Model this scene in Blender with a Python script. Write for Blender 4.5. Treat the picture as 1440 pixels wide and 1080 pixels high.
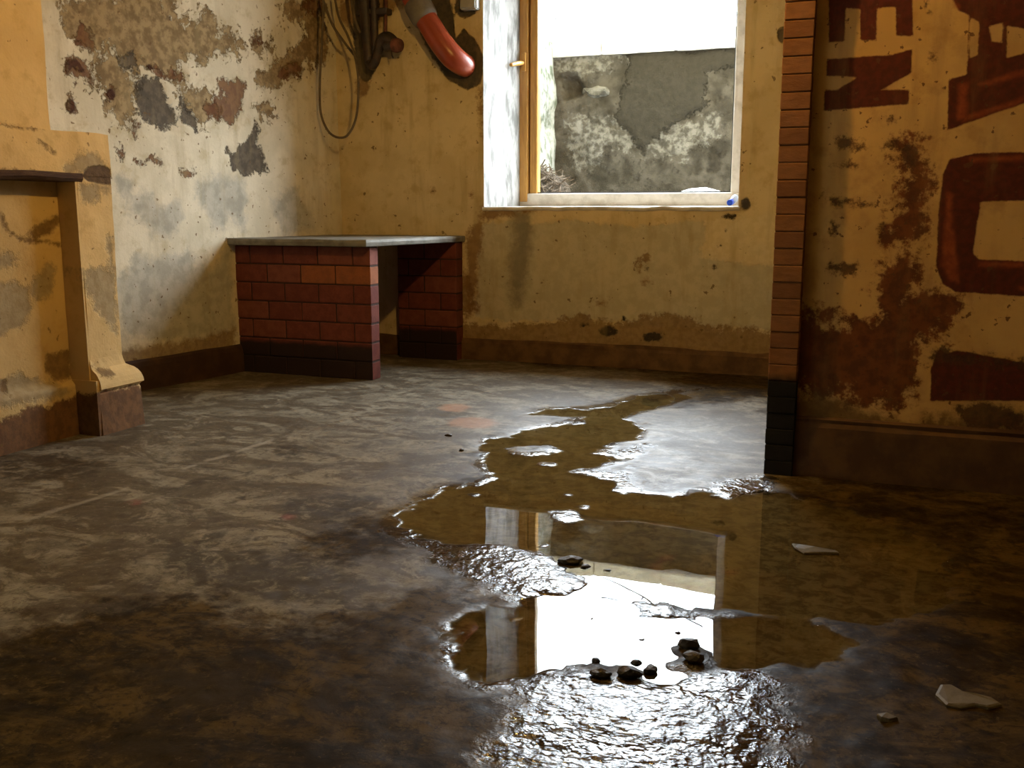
import bpy, bmesh, math, random
import numpy as np
from mathutils import Vector, Matrix

for o in list(bpy.data.objects):
    bpy.data.objects.remove(o)
S = bpy.context.scene
COL = S.collection

# ---------------------------------------------------------------- camera
cam_d = bpy.data.cameras.new('camera')
cam_d.sensor_width = 36.0
cam_d.lens = 35.0
cam_d.clip_end = 200
cam = bpy.data.objects.new('camera', cam_d)
cam.location = (0, 0, 1.15)
cam.rotation_euler = (math.radians(90 - 9.97), 0, math.radians(21))
COL.objects.link(cam)
S.camera = cam

# ---------------------------------------------------------------- overcast sky
SKY = 42.0
w = bpy.data.worlds.new('overcast_sky')
S.world = w
w.use_nodes = True
bg = w.node_tree.nodes['Background']
bg.inputs['Color'].default_value = (0.82, 0.92, 1.0, 1)
bg.inputs['Strength'].default_value = SKY

# portal in the window opening: gives off no light, only guides the sampling of the sky
pd = bpy.data.lights.new('window_portal', 'AREA')
pd.shape = 'RECTANGLE'
pd.size = 1.70
pd.size_y = 1.70
pd.cycles.is_portal = True
po = bpy.data.objects.new('window_portal', pd)
po.location = (-1.93, 7.66, 2.05)
po.rotation_euler = (math.radians(-90), 0, 0)
COL.objects.link(po)

# ---------------------------------------------------------------- exposure
S.view_settings.view_transform = 'Standard'
S.view_settings.look = 'None'
S.view_settings.gamma = 1.0
S.view_settings.use_curve_mapping = False
S.view_settings.exposure = 0.0
LAMP_POS = (-1.45, 3.92, 2.72)
LAMP_COL = (1.0, 0.58, 0.14)
LAMP_STRENGTH = 1700.0

# outlines of stains, paint, water and wear, in metres in the plane of each surface
POLY = {
 'left': {
  'brown': [
   [(-2.459,2.288),(-2.115,2.419),(-1.585,2.513),(-1.577,2.383),(-1.491,2.33),(-1.412,2.409),(-1.298,2.441),(-1.224,2.398),(-1.23,2.314),(-1.068,2.365),(-0.975,2.221),(-1.141,2.171),(-1.238,2.201),(-1.32,2.121),(-1.432,2.135),(-1.546,2.08),(-1.52,1.933),(-1.63,1.909),(-1.693,2.009),(-1.797,1.984),(-1.896,1.999),(-2.024,2.01),(-2.051,2.069),(-2.158,2.081),(-2.321,2.083),(-2.401,2.156),(-2.451,2.219)],
   [(-2.222,2.035),(-2.052,2.057),(-1.898,1.973),(-1.95,1.734),(-2.052,1.675),(-2.142,1.719),(-2.18,1.816),(-2.22,1.887)],
   [(-1.557,1.93),(-1.351,1.95),(-1.246,1.79),(-1.386,1.723),(-1.532,1.768)],
   [(-0.598,2.589),(-0.469,2.665),(-0.32,2.649),(-0.119,2.654),(-0.085,2.429),(-0.115,2.28),(-0.344,2.195),(-0.543,2.088),(-0.672,2.019),(-0.852,2.014),(-0.885,2.118),(-0.744,2.162),(-0.557,2.225),(-0.51,2.314),(-0.333,2.408),(-0.371,2.501),(-0.563,2.472)],
   [(-0.891,2.33),(-0.792,2.357),(-0.735,2.311),(-0.798,2.249),(-0.896,2.25)],
   [(-0.881,1.863),(-0.74,1.903),(-0.724,1.821),(-0.846,1.798)],
  ],
  'rust': [
   [(-2.415,1.999),(-2.328,2.01),(-2.241,1.996),(-2.219,1.9),(-2.251,1.872),(-2.322,1.913),(-2.356,1.855),(-2.357,1.922),(-2.416,1.903)],
   [(-2.37,1.744),(-2.376,1.723),(-2.389,1.707),(-2.405,1.7),(-2.421,1.705),(-2.431,1.718),(-2.433,1.738),(-2.427,1.759),(-2.415,1.775),(-2.398,1.781),(-2.383,1.777),(-2.372,1.764)],
   [(-2.075,1.839),(-2.081,1.821),(-2.095,1.806),(-2.112,1.8),(-2.129,1.803),(-2.141,1.815),(-2.144,1.832),(-2.138,1.851),(-2.124,1.865),(-2.106,1.871),(-2.09,1.868),(-2.078,1.857)],
   [(-1.536,2.013),(-1.547,1.995),(-1.573,1.98),(-1.607,1.972),(-1.641,1.973),(-1.665,1.982),(-1.672,1.998),(-1.662,2.016),(-1.637,2.031),(-1.602,2.039),(-1.568,2.039),(-1.544,2.029)],
   [(-1.251,2.003),(-1.008,2.029),(-0.994,1.928),(-1.066,1.776),(-1.152,1.711),(-1.248,1.762),(-1.346,1.754),(-1.378,1.836),(-1.279,1.887),(-1.177,1.925),(-1.254,1.96)],
   [(-2.19,2.15),(-2.202,2.115),(-2.229,2.086),(-2.264,2.073),(-2.296,2.077),(-2.319,2.099),(-2.324,2.131),(-2.313,2.166),(-2.286,2.194),(-2.252,2.208),(-2.219,2.204),(-2.196,2.183)],
   [(-1.693,2.009),(-1.703,1.991),(-1.73,1.976),(-1.765,1.968),(-1.798,1.969),(-1.822,1.978),(-1.83,1.993),(-1.82,2.011),(-1.794,2.026),(-1.759,2.034),(-1.725,2.034),(-1.701,2.025)],
   [(-0.096,2.672),(-0.116,2.636),(-0.167,2.605),(-0.235,2.585),(-0.302,2.583),(-0.349,2.599),(-0.365,2.627),(-0.345,2.662),(-0.296,2.693),(-0.229,2.713),(-0.162,2.716),(-0.113,2.701)],
   [(-0.396,2.189),(-0.399,2.159),(-0.435,2.125),(-0.493,2.097),(-0.557,2.083),(-0.61,2.086),(-0.639,2.105),(-0.636,2.135),(-0.602,2.168),(-0.545,2.196),(-0.481,2.211),(-0.426,2.208)],
   [(-1.91,1.447),(-1.914,1.44),(-1.926,1.435),(-1.941,1.433),(-1.956,1.434),(-1.966,1.438),(-1.97,1.445),(-1.965,1.452),(-1.954,1.457),(-1.939,1.459),(-1.924,1.458),(-1.913,1.454)],
   [(-2.05,1.494),(-2.057,1.477),(-2.073,1.464),(-2.093,1.459),(-2.113,1.463),(-2.126,1.474),(-2.13,1.49),(-2.124,1.506),(-2.108,1.519),(-2.088,1.524),(-2.068,1.521),(-2.055,1.51)],
   [(-1.855,1.463),(-1.802,1.479),(-1.773,1.412),(-1.798,1.425)],
   [(-1.615,1.39),(-1.485,1.394),(-1.506,1.365),(-1.597,1.376)],
   [(-1.937,1.644),(-1.942,1.625),(-1.95,1.611),(-1.96,1.606),(-1.97,1.61),(-1.976,1.623),(-1.977,1.641),(-1.973,1.66),(-1.965,1.674),(-1.954,1.679),(-1.945,1.675),(-1.939,1.662)],
   [(-0.826,2.314),(-0.832,2.298),(-0.849,2.285),(-0.871,2.278),(-0.892,2.279),(-0.907,2.288),(-0.911,2.302),(-0.905,2.317),(-0.889,2.33),(-0.867,2.337),(-0.846,2.336),(-0.831,2.328)],
  ],
  'cement': [
   [(-1.918,1.932),(-1.832,1.967),(-1.749,1.95),(-1.703,1.875),(-1.657,1.785),(-1.591,1.708),(-1.684,1.658),(-1.788,1.667),(-1.886,1.707),(-1.931,1.762),(-1.932,1.853)],
   [(-2.043,2.07),(-1.921,2.099),(-1.901,2.037),(-1.947,1.98),(-2.025,1.997)],
   [(-1.579,1.873),(-1.493,1.798),(-1.434,1.72),(-1.457,1.655),(-1.59,1.729)],
   [(-0.902,1.774),(-0.863,1.718),(-0.883,1.628),(-0.847,1.511),(-0.802,1.423),(-0.982,1.387),(-1.078,1.404),(-1.157,1.421),(-1.2,1.567),(-1.109,1.543),(-1.016,1.625),(-0.965,1.662)],
  ],
  'grey': [
   [(-2.046,1.243),(-1.906,1.264),(-1.769,1.17),(-1.641,1.209),(-1.625,1.092),(-1.734,0.976),(-1.879,0.999),(-1.966,1.095),(-2.032,1.132)],
   [(-1.478,1.33),(-1.287,1.374),(-1.03,1.382),(-1.054,1.003),(-1.194,1.089),(-1.256,1.007),(-1.367,0.998),(-1.387,1.11),(-1.462,1.191)],
   [(-2.157,0.708),(-2.057,0.815),(-2.028,0.889),(-1.893,0.817),(-1.743,0.859),(-1.589,0.873),(-1.543,0.791),(-1.385,0.743),(-1.205,0.922),(-1.219,0.266),(-1.786,0.288),(-2.162,0.369)],
   [(-2.126,1.351),(-1.973,1.3),(-2.047,1.225),(-2.123,1.26)],
   [(-0.778,1.221),(-0.484,1.302),(-0.339,1.009),(-0.658,0.962)],
  ],
  'hole': [
   [(-2.367,1.744),(-2.373,1.723),(-2.388,1.706),(-2.405,1.699),(-2.422,1.703),(-2.434,1.718),(-2.436,1.738),(-2.43,1.759),(-2.416,1.775),(-2.398,1.783),(-2.381,1.779),(-2.37,1.764)],
   [(-2.078,1.836),(-2.084,1.819),(-2.096,1.806),(-2.112,1.8),(-2.128,1.803),(-2.138,1.814),(-2.141,1.83),(-2.135,1.847),(-2.123,1.86),(-2.107,1.866),(-2.091,1.863),(-2.081,1.852)],
   [(-2.415,1.993),(-2.342,2.008),(-2.275,1.943),(-2.334,1.936),(-2.353,1.971),(-2.395,1.929),(-2.416,1.903)],
   [(-1.787,2.025),(-1.791,2.016),(-1.8,2.009),(-1.812,2.006),(-1.824,2.007),(-1.832,2.011),(-1.835,2.019),(-1.831,2.027),(-1.822,2.034),(-1.81,2.038),(-1.798,2.037),(-1.79,2.032)],
   [(-1.723,2.016),(-1.726,2.009),(-1.734,2.003),(-1.745,2.0),(-1.755,2.001),(-1.762,2.005),(-1.765,2.011),(-1.761,2.018),(-1.753,2.024),(-1.743,2.027),(-1.733,2.027),(-1.725,2.023)],
  ],
  'damp': [
   [(-2.28,0.235),(-2.161,0.283),(-1.894,0.287),(-1.596,0.281),(-1.203,0.318),(-1.229,-0.076),(-2.3,-0.002)],
  ],
 },
 'back': {
  'grey': [
   [(-2.924,1.054),(-2.47,1.051),(-2.25,1.073),(-1.771,1.02),(-1.291,1.076),(-1.214,0.974),(-1.284,0.866),(-1.011,0.772),(-0.748,0.777),(-0.727,0.31),(-1.191,0.305),(-1.704,0.334),(-2.133,0.343),(-2.811,0.305),(-2.999,0.336),(-2.973,0.798),(-2.948,0.985)],
  ],
  'soot': [
   [(-2.717,1.16),(-2.537,1.16),(-2.542,0.962),(-2.569,0.646),(-2.62,0.432),(-2.695,0.429),(-2.718,0.696),(-2.683,0.961)],
  ],
  'cement': [
   [(-3.499,2.559),(-3.387,2.354),(-3.292,2.208),(-3.212,2.105),(-3.052,2.02),(-2.941,2.064),(-2.912,2.231),(-2.986,2.374),(-3.08,2.448),(-3.145,2.397),(-3.174,2.579),(-3.189,2.677),(-3.496,2.699)],
   [(-2.969,2.607),(-2.982,2.57),(-3.016,2.544),(-3.064,2.537),(-3.111,2.551),(-3.146,2.581),(-3.158,2.62),(-3.145,2.657),(-3.11,2.682),(-3.062,2.688),(-3.015,2.675),(-2.981,2.645)],
   [(-4.007,2.735),(-3.778,2.719),(-3.782,2.548),(-3.868,2.525),(-3.788,2.333),(-3.808,2.233),(-3.862,2.133),(-3.914,2.114),(-3.965,2.153),(-3.995,2.286),(-4.006,2.505)],
   [(-0.823,2.319),(-0.778,2.334),(-0.773,2.217),(-0.81,2.237)],
   [(-0.955,1.178),(-0.959,1.157),(-0.97,1.141),(-0.987,1.135),(-1.004,1.141),(-1.017,1.157),(-1.022,1.178),(-1.018,1.2),(-1.007,1.215),(-0.99,1.221),(-0.973,1.215),(-0.96,1.2)],
  ],
  'rust': [
   [(-4.136,2.744),(-3.595,2.706),(-3.546,2.66),(-3.663,2.64),(-3.714,2.572),(-3.767,2.504),(-3.8,2.535),(-4.006,2.49),(-4.107,2.583)],
   [(-3.881,2.076),(-3.888,2.039),(-3.908,2.013),(-3.934,2.004),(-3.96,2.015),(-3.978,2.043),(-3.984,2.08),(-3.976,2.116),(-3.956,2.142),(-3.93,2.151),(-3.905,2.14),(-3.886,2.113)],
   [(-2.973,2.024),(-2.918,2.021),(-2.919,1.667),(-2.943,1.81)],
   [(-3.372,1.296),(-3.338,1.288),(-3.347,1.274)],
   [(-3.005,1.257),(-3.007,1.251),(-3.012,1.247),(-3.018,1.245),(-3.025,1.247),(-3.03,1.251),(-3.031,1.257),(-3.03,1.263),(-3.025,1.267),(-3.018,1.269),(-3.012,1.267),(-3.007,1.263)],
   [(-2.415,1.17),(-2.947,1.16),(-2.948,1.012),(-2.999,0.364),(-3.077,0.306),(-3.065,0.958),(-2.983,1.054)],
   [(-1.653,0.638),(-1.656,0.628),(-1.663,0.62),(-1.674,0.617),(-1.684,0.62),(-1.692,0.627),(-1.695,0.637),(-1.692,0.647),(-1.685,0.655),(-1.674,0.658),(-1.664,0.655),(-1.656,0.648)],
   [(-2.009,0.453),(-2.011,0.442),(-2.017,0.434),(-2.025,0.431),(-2.033,0.434),(-2.039,0.441),(-2.042,0.451),(-2.04,0.462),(-2.034,0.47),(-2.026,0.473),(-2.018,0.47),(-2.012,0.463)],
   [(-1.95,0.475),(-1.952,0.467),(-1.956,0.462),(-1.961,0.459),(-1.966,0.461),(-1.97,0.467),(-1.972,0.475),(-1.971,0.482),(-1.967,0.488),(-1.961,0.491),(-1.956,0.489),(-1.952,0.483)],
  ],
  'brown': [
   [(-3.167,0.291),(-2.811,0.262),(-2.58,0.293),(-2.298,0.337),(-2.161,0.395),(-2.024,0.347),(-1.862,0.328),(-1.705,0.381),(-1.472,0.41),(-1.293,0.376),(-1.191,0.33),(-0.896,0.333),(-0.726,0.29),(-0.707,-0.147),(-3.173,-0.202)],
   [(-1.666,0.765),(-1.689,0.738),(-1.712,0.721),(-1.728,0.72),(-1.733,0.735),(-1.727,0.762),(-1.709,0.793),(-1.686,0.821),(-1.664,0.837),(-1.648,0.838),(-1.642,0.823),(-1.649,0.796)],
   [(-3.103,0.688),(-3.044,0.635),(-2.999,0.419),(-3.077,0.306),(-3.118,0.414)],
  ],
  'black': [
   [(-1.866,0.27),(-1.876,0.252),(-1.903,0.237),(-1.941,0.23),(-1.979,0.234),(-2.007,0.246),(-2.017,0.264),(-2.007,0.283),(-1.98,0.297),(-1.942,0.304),(-1.904,0.3),(-1.877,0.288)],
   [(-1.534,0.244),(-1.544,0.225),(-1.57,0.211),(-1.606,0.204),(-1.643,0.207),(-1.67,0.219),(-1.68,0.237),(-1.671,0.256),(-1.644,0.27),(-1.608,0.276),(-1.572,0.273),(-1.545,0.261)],
   [(-2.094,0.308),(-2.097,0.297),(-2.107,0.289),(-2.121,0.286),(-2.135,0.288),(-2.145,0.295),(-2.149,0.306),(-2.145,0.316),(-2.135,0.324),(-2.121,0.328),(-2.108,0.326),(-2.098,0.318)],
   [(-1.804,0.366),(-1.806,0.359),(-1.812,0.353),(-1.82,0.35),(-1.828,0.352),(-1.834,0.358),(-1.836,0.365),(-1.834,0.373),(-1.829,0.379),(-1.821,0.381),(-1.813,0.38),(-1.807,0.374)],
   [(-1.645,0.729),(-1.647,0.719),(-1.652,0.712),(-1.66,0.709),(-1.668,0.711),(-1.674,0.719),(-1.676,0.729),(-1.674,0.739),(-1.669,0.746),(-1.661,0.749),(-1.653,0.747),(-1.647,0.739)],
   [(-1.167,0.754),(-1.168,0.742),(-1.173,0.733),(-1.18,0.729),(-1.188,0.733),(-1.194,0.741),(-1.196,0.754),(-1.195,0.766),(-1.19,0.775),(-1.182,0.779),(-1.175,0.775),(-1.169,0.767)],
   [(-1.142,0.902),(-1.143,0.895),(-1.147,0.889),(-1.152,0.887),(-1.157,0.889),(-1.16,0.894),(-1.162,0.902),(-1.161,0.909),(-1.158,0.914),(-1.153,0.916),(-1.148,0.915),(-1.144,0.909)],
   [(-1.096,1.096),(-1.099,1.089),(-1.108,1.084),(-1.12,1.082),(-1.132,1.084),(-1.141,1.089),(-1.145,1.096),(-1.142,1.104),(-1.133,1.109),(-1.121,1.111),(-1.109,1.109),(-1.1,1.104)],
   [(-1.048,1.097),(-1.051,1.087),(-1.059,1.08),(-1.071,1.077),(-1.083,1.08),(-1.092,1.087),(-1.096,1.096),(-1.093,1.106),(-1.085,1.113),(-1.073,1.116),(-1.06,1.113),(-1.051,1.106)],
   [(-1.117,1.0),(-1.118,0.992),(-1.121,0.987),(-1.126,0.985),(-1.131,0.987),(-1.135,0.992),(-1.136,0.999),(-1.135,1.007),(-1.132,1.012),(-1.127,1.014),(-1.122,1.012),(-1.118,1.007)],
  ],
  'cream': [
   [(-1.266,1.052),(-1.072,1.097),(-0.764,1.121),(-0.748,0.777),(-1.011,0.772),(-1.119,0.804),(-1.283,0.816),(-1.251,0.925)],
   [(-1.216,0.319),(-0.994,0.338),(-0.728,0.32),(-0.726,0.276),(-1.189,0.27)],
  ],
 },
 'part': {
  'letter': [
   [(-0.324,2.034),(-0.008,2.01),(0.005,1.824),(-0.058,1.828),(-0.065,1.939),(-0.136,1.939),(-0.13,1.815),(-0.192,1.819),(-0.199,1.939),(-0.255,1.947),(-0.252,1.818),(-0.313,1.817)],
   [(-0.318,1.752),(-0.066,1.756),(0.004,1.774),(0.009,1.684),(-0.1,1.622),(0.005,1.618),(0.006,1.563),(-0.319,1.548),(-0.318,1.631),(-0.27,1.629),(-0.192,1.676),(-0.314,1.687)],
   [(0.147,1.652),(0.211,1.667),(0.202,1.889),(0.164,1.91),(0.141,1.949),(0.134,2.052),(0.625,2.013),(0.659,1.636),(0.421,1.552),(0.156,1.458)],
   [(0.172,1.346),(0.263,1.367),(0.631,1.37),(0.681,0.804),(0.465,0.81),(0.228,0.82),(0.181,0.85),(0.151,0.919),(0.145,1.138),(0.151,1.286)],
   [(0.159,0.503),(0.184,0.586),(0.212,0.565),(0.251,0.582),(0.358,0.566),(0.501,0.544),(0.702,0.541),(0.714,0.4),(0.514,0.39),(0.168,0.366)],
  ],
  '-letter': [
   [(0.207,1.884),(0.241,1.861),(0.245,1.738),(0.216,1.729)],
   [(0.276,1.844),(0.323,1.853),(0.327,1.78),(0.29,1.787)],
   [(0.339,1.842),(0.399,1.828),(0.459,1.812),(0.464,1.752),(0.346,1.722)],
   [(0.296,1.178),(0.647,1.19),(0.669,0.942),(0.306,0.952),(0.283,0.976),(0.289,1.064)],
  ],
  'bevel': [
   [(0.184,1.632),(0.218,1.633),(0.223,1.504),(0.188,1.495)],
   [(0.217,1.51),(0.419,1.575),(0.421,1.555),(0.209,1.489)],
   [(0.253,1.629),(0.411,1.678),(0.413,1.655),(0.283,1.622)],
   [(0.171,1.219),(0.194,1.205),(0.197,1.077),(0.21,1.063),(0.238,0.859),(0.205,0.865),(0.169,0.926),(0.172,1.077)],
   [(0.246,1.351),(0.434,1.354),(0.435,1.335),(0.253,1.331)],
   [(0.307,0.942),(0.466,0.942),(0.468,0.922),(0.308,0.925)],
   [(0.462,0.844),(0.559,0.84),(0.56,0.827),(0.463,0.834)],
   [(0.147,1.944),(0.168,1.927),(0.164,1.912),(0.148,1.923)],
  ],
  'rust': [
   [(-0.459,0.736),(-0.298,0.709),(-0.213,0.685),(-0.071,0.696),(-0.07,0.856),(-0.053,0.899),(0.001,0.984),(0.007,1.047),(0.075,1.047),(0.093,0.923),(0.089,0.834),(0.226,0.807),(0.246,0.739),(0.201,0.622),(0.114,0.607),(0.111,0.5),(0.1,0.369),(-0.04,0.342),(-0.174,0.344),(-0.334,0.373),(-0.442,0.377)],
   [(-0.019,1.411),(0.021,1.445),(0.084,1.374),(0.11,1.224),(0.094,1.091),(0.083,1.01),(-0.054,1.008),(-0.013,1.18),(0.024,1.269),(-0.033,1.358)],
  ],
  'dark': [
   [(-0.156,1.414),(-0.162,1.403),(-0.181,1.395),(-0.207,1.393),(-0.233,1.396),(-0.253,1.405),(-0.261,1.417),(-0.254,1.428),(-0.235,1.435),(-0.209,1.438),(-0.183,1.434),(-0.163,1.425)],
   [(-0.023,1.407),(-0.026,1.399),(-0.035,1.393),(-0.047,1.391),(-0.06,1.394),(-0.07,1.4),(-0.074,1.408),(-0.071,1.416),(-0.062,1.421),(-0.049,1.423),(-0.037,1.421),(-0.027,1.415)],
   [(0.047,1.366),(0.044,1.344),(0.035,1.328),(0.02,1.322),(0.005,1.328),(-0.007,1.345),(-0.012,1.367),(-0.01,1.389),(0.0,1.405),(0.015,1.41),(0.03,1.404),(0.041,1.388)],
   [(-0.151,1.401),(-0.152,1.393),(-0.156,1.387),(-0.163,1.385),(-0.169,1.387),(-0.175,1.393),(-0.177,1.401),(-0.175,1.409),(-0.171,1.415),(-0.165,1.417),(-0.158,1.415),(-0.153,1.409)],
   [(-0.056,1.504),(-0.057,1.499),(-0.059,1.495),(-0.062,1.494),(-0.066,1.495),(-0.068,1.499),(-0.07,1.505),(-0.069,1.51),(-0.067,1.514),(-0.064,1.515),(-0.06,1.513),(-0.057,1.509)],
   [(0.092,1.743),(0.091,1.737),(0.088,1.733),(0.084,1.731),(0.08,1.733),(0.077,1.738),(0.075,1.744),(0.076,1.751),(0.079,1.755),(0.083,1.757),(0.087,1.755),(0.09,1.75)],
   [(-0.303,1.208),(-0.257,1.194),(-0.168,1.176),(-0.107,1.171),(-0.168,1.167),(-0.266,1.181)],
   [(0.037,1.957),(0.049,1.956),(0.052,1.914),(0.04,1.932)],
   [(-0.144,0.908),(-0.151,0.894),(-0.173,0.884),(-0.203,0.88),(-0.234,0.882),(-0.258,0.892),(-0.267,0.905),(-0.259,0.919),(-0.237,0.929),(-0.206,0.933),(-0.176,0.93),(-0.153,0.921)],
   [(0.158,0.545),(0.202,0.611),(0.243,0.576),(0.33,0.565),(0.501,0.553),(0.503,0.522),(0.332,0.533),(0.227,0.528)],
   [(0.259,0.347),(0.372,0.377),(0.518,0.334),(0.523,0.271),(0.381,0.259),(0.303,0.275)],
   [(-0.238,1.07),(-0.24,1.062),(-0.244,1.056),(-0.25,1.054),(-0.256,1.056),(-0.261,1.062),(-0.263,1.07),(-0.262,1.079),(-0.258,1.085),(-0.252,1.087),(-0.245,1.085),(-0.24,1.079)],
   [(-0.055,1.072),(-0.056,1.06),(-0.058,1.052),(-0.061,1.049),(-0.064,1.052),(-0.067,1.06),(-0.069,1.072),(-0.069,1.083),(-0.067,1.091),(-0.064,1.094),(-0.06,1.091),(-0.057,1.083)],
   [(-0.274,1.336),(-0.168,1.325),(-0.229,1.321)],
  ],
  'base': [
   [(-0.777,0.338),(-0.388,0.364),(-0.227,0.346),(-0.163,0.334),(0.088,0.253),(0.124,0.305),(0.834,0.322),(0.868,-0.057),(-0.758,-0.242)],
  ],
 },
 'fire': {
  'grey': [
   [(3.818,1.353),(3.89,1.399),(3.926,1.426),(3.996,1.43),(4.064,1.401),(4.134,1.365),(4.131,1.332),(3.916,1.318),(3.823,1.322)],
   [(3.911,1.267),(4.134,1.272),(4.129,1.219),(4.048,1.231),(4.027,1.198),(3.935,1.165),(3.913,1.203)],
   [(4.073,1.02),(4.113,1.019),(4.112,0.689),(4.1,0.503),(4.031,0.585),(4.024,0.769),(4.081,0.838)],
   [(3.887,0.849),(4.108,0.855),(4.11,0.615),(4.031,0.585),(3.941,0.667)],
  ],
  'cement': [
   [(3.919,1.306),(3.953,1.351),(4.043,1.368),(4.097,1.363),(4.132,1.345),(4.129,1.269),(4.07,1.274),(3.999,1.282),(3.956,1.287)],
  ],
  'brown': [
   [(3.309,1.319),(3.595,1.326),(3.814,1.309),(3.924,1.312),(3.922,1.293),(3.707,1.29),(3.305,1.282)],
   [(3.67,1.467),(3.687,1.474),(3.784,1.419),(3.767,1.406)],
   [(3.329,1.508),(3.468,1.518),(3.578,1.523),(3.715,1.521),(3.714,1.515),(3.577,1.516),(3.329,1.502)],
   [(3.901,0.363),(4.007,0.336),(4.014,0.298),(3.93,0.303)],
  ],
  'damp': [
   [(2.383,0.253),(2.965,0.21),(3.327,0.2),(3.573,0.186),(3.799,0.194),(3.923,0.238),(4.047,0.224),(4.238,0.223),(4.429,0.205),(4.377,-0.378),(2.364,0.095)],
  ],
 },
 'niche': {
  'grey': [
   [(3.336,0.813),(3.57,0.811),(3.656,0.776),(3.668,0.716),(3.639,0.616),(3.475,0.562),(3.311,0.581)],
   [(3.671,0.746),(3.718,0.845),(3.798,0.893),(3.842,0.853),(3.801,0.735),(3.722,0.704)],
   [(3.607,0.909),(3.597,0.892),(3.573,0.88),(3.543,0.877),(3.513,0.883),(3.493,0.897),(3.487,0.915),(3.497,0.932),(3.52,0.944),(3.55,0.947),(3.58,0.941),(3.601,0.927)],
   [(3.287,0.361),(3.558,0.361),(3.756,0.299),(3.828,0.225),(3.598,0.22),(3.439,0.235),(3.275,0.251)],
  ],
  'brown': [
   [(3.683,1.036),(3.761,1.078),(3.88,1.128),(3.895,1.091),(3.811,1.018),(3.716,1.006)],
   [(3.733,0.441),(3.889,0.435),(3.885,0.294),(3.795,0.293),(3.723,0.351)],
   [(3.535,1.13),(3.545,1.123),(3.57,1.052),(3.671,1.007),(3.809,0.996),(3.884,0.979),(3.959,0.938),(3.882,0.964),(3.789,0.986),(3.661,0.993),(3.557,1.046),(3.536,1.088)],
   [(3.443,0.35),(3.486,0.343),(3.488,0.284),(3.455,0.297)],
  ],
  'damp': [
   [(2.475,0.36),(3.066,0.243),(3.433,0.176),(3.516,0.181),(3.561,0.208),(3.69,0.198),(3.828,0.202),(3.975,0.233),(3.925,-0.272),(2.442,0.089)],
  ],
 },
 'pit': {
  'patch': [
   [(-2.681,2.679),(-2.525,2.744),(-2.409,2.784),(-2.293,2.786),(-2.042,2.682),(-1.836,2.698),(-1.379,2.717),(-1.371,2.54),(-1.664,2.536),(-1.866,2.474),(-1.874,2.147),(-2.005,2.077),(-2.137,2.008),(-2.27,1.918),(-2.405,1.827),(-2.471,1.696),(-2.523,1.773),(-2.666,1.929),(-2.789,2.065),(-2.752,2.215),(-2.714,2.326),(-2.658,2.511)],
  ],
  'pale': [
   [(-3.282,2.042),(-3.137,2.114),(-2.952,2.07),(-2.666,1.948),(-2.543,1.793),(-2.662,1.738),(-2.825,1.799),(-2.905,1.685),(-3.089,1.572),(-3.235,1.593)],
   [(-2.405,1.809),(-2.136,1.97),(-1.89,2.074),(-1.74,2.069),(-1.732,1.849),(-1.994,1.725),(-2.342,1.656),(-2.442,1.715)],
   [(-4.49,2.95),(-3.208,2.876),(-2.685,2.864),(-2.682,2.698),(-2.799,2.592),(-3.142,2.496),(-3.517,2.589),(-4.494,2.517)],
  ],
  'hollow': [
   [(-3.39,2.507),(-3.204,2.508),(-3.12,2.362),(-3.139,2.305),(-3.325,2.255)],
  ],
  'dark': [
   [(-2.516,1.468),(-2.518,1.456),(-2.525,1.448),(-2.535,1.445),(-2.545,1.448),(-2.553,1.457),(-2.556,1.468),(-2.554,1.48),(-2.546,1.488),(-2.536,1.491),(-2.526,1.488),(-2.519,1.479)],
   [(-2.828,1.722),(-2.832,1.664),(-2.844,1.622),(-2.862,1.607),(-2.881,1.623),(-2.895,1.666),(-2.901,1.724),(-2.897,1.781),(-2.884,1.823),(-2.866,1.838),(-2.848,1.822),(-2.834,1.78)],
   [(-1.821,1.703),(-1.69,1.718),(-1.701,1.515),(-1.815,1.516)],
  ],
 },
 'floor': {
  'water': [
   [(-1.31,6.142),(-1.453,5.957),(-1.541,5.631),(-1.631,5.505),(-1.85,5.398),(-1.86,5.24),(-1.592,5.238),(-1.623,5.085),(-1.717,4.895),(-1.746,4.755),(-1.765,4.608),(-1.868,4.535),(-1.755,4.306),(-1.705,4.053),(-1.567,3.884),(-1.595,3.752),(-1.696,3.655),(-1.713,3.461),(-1.729,3.282),(-1.674,3.099),(-1.548,3.045),(-1.446,3.076),(-1.297,3.06),(-1.098,3.05),(-0.973,2.958),(-0.865,2.896),(-0.751,2.799),(-0.619,2.76),(-0.499,2.744),(-0.418,2.752),(-0.318,2.758),(-0.143,2.762),(0.043,2.886),(0.201,3.116),(0.236,3.458),(0.107,3.766),(-0.096,3.938),(-0.317,4.018),(-0.42,4.066),(-0.48,3.977),(-0.551,3.886),(-0.641,3.915),(-0.7,4.003),(-0.771,3.844),(-0.873,3.848),(-1.0,3.934),(-1.068,4.075),(-1.147,4.07),(-1.266,4.088),(-1.197,4.247),(-1.125,4.415),(-1.264,4.48),(-1.275,4.712),(-1.174,4.818),(-1.209,5.034),(-1.388,5.255),(-1.364,5.431),(-1.233,5.749),(-1.159,6.02)],
  ],
  '-water': [
   [(-1.772,4.393),(-1.713,4.463),(-1.548,4.575),(-1.47,4.509),(-1.498,4.375),(-1.599,4.306),(-1.693,4.315)],
   [(-1.176,3.742),(-1.173,3.722),(-1.176,3.705),(-1.185,3.696),(-1.197,3.697),(-1.21,3.708),(-1.219,3.726),(-1.223,3.746),(-1.22,3.764),(-1.21,3.773),(-1.198,3.772),(-1.185,3.761)],
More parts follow.
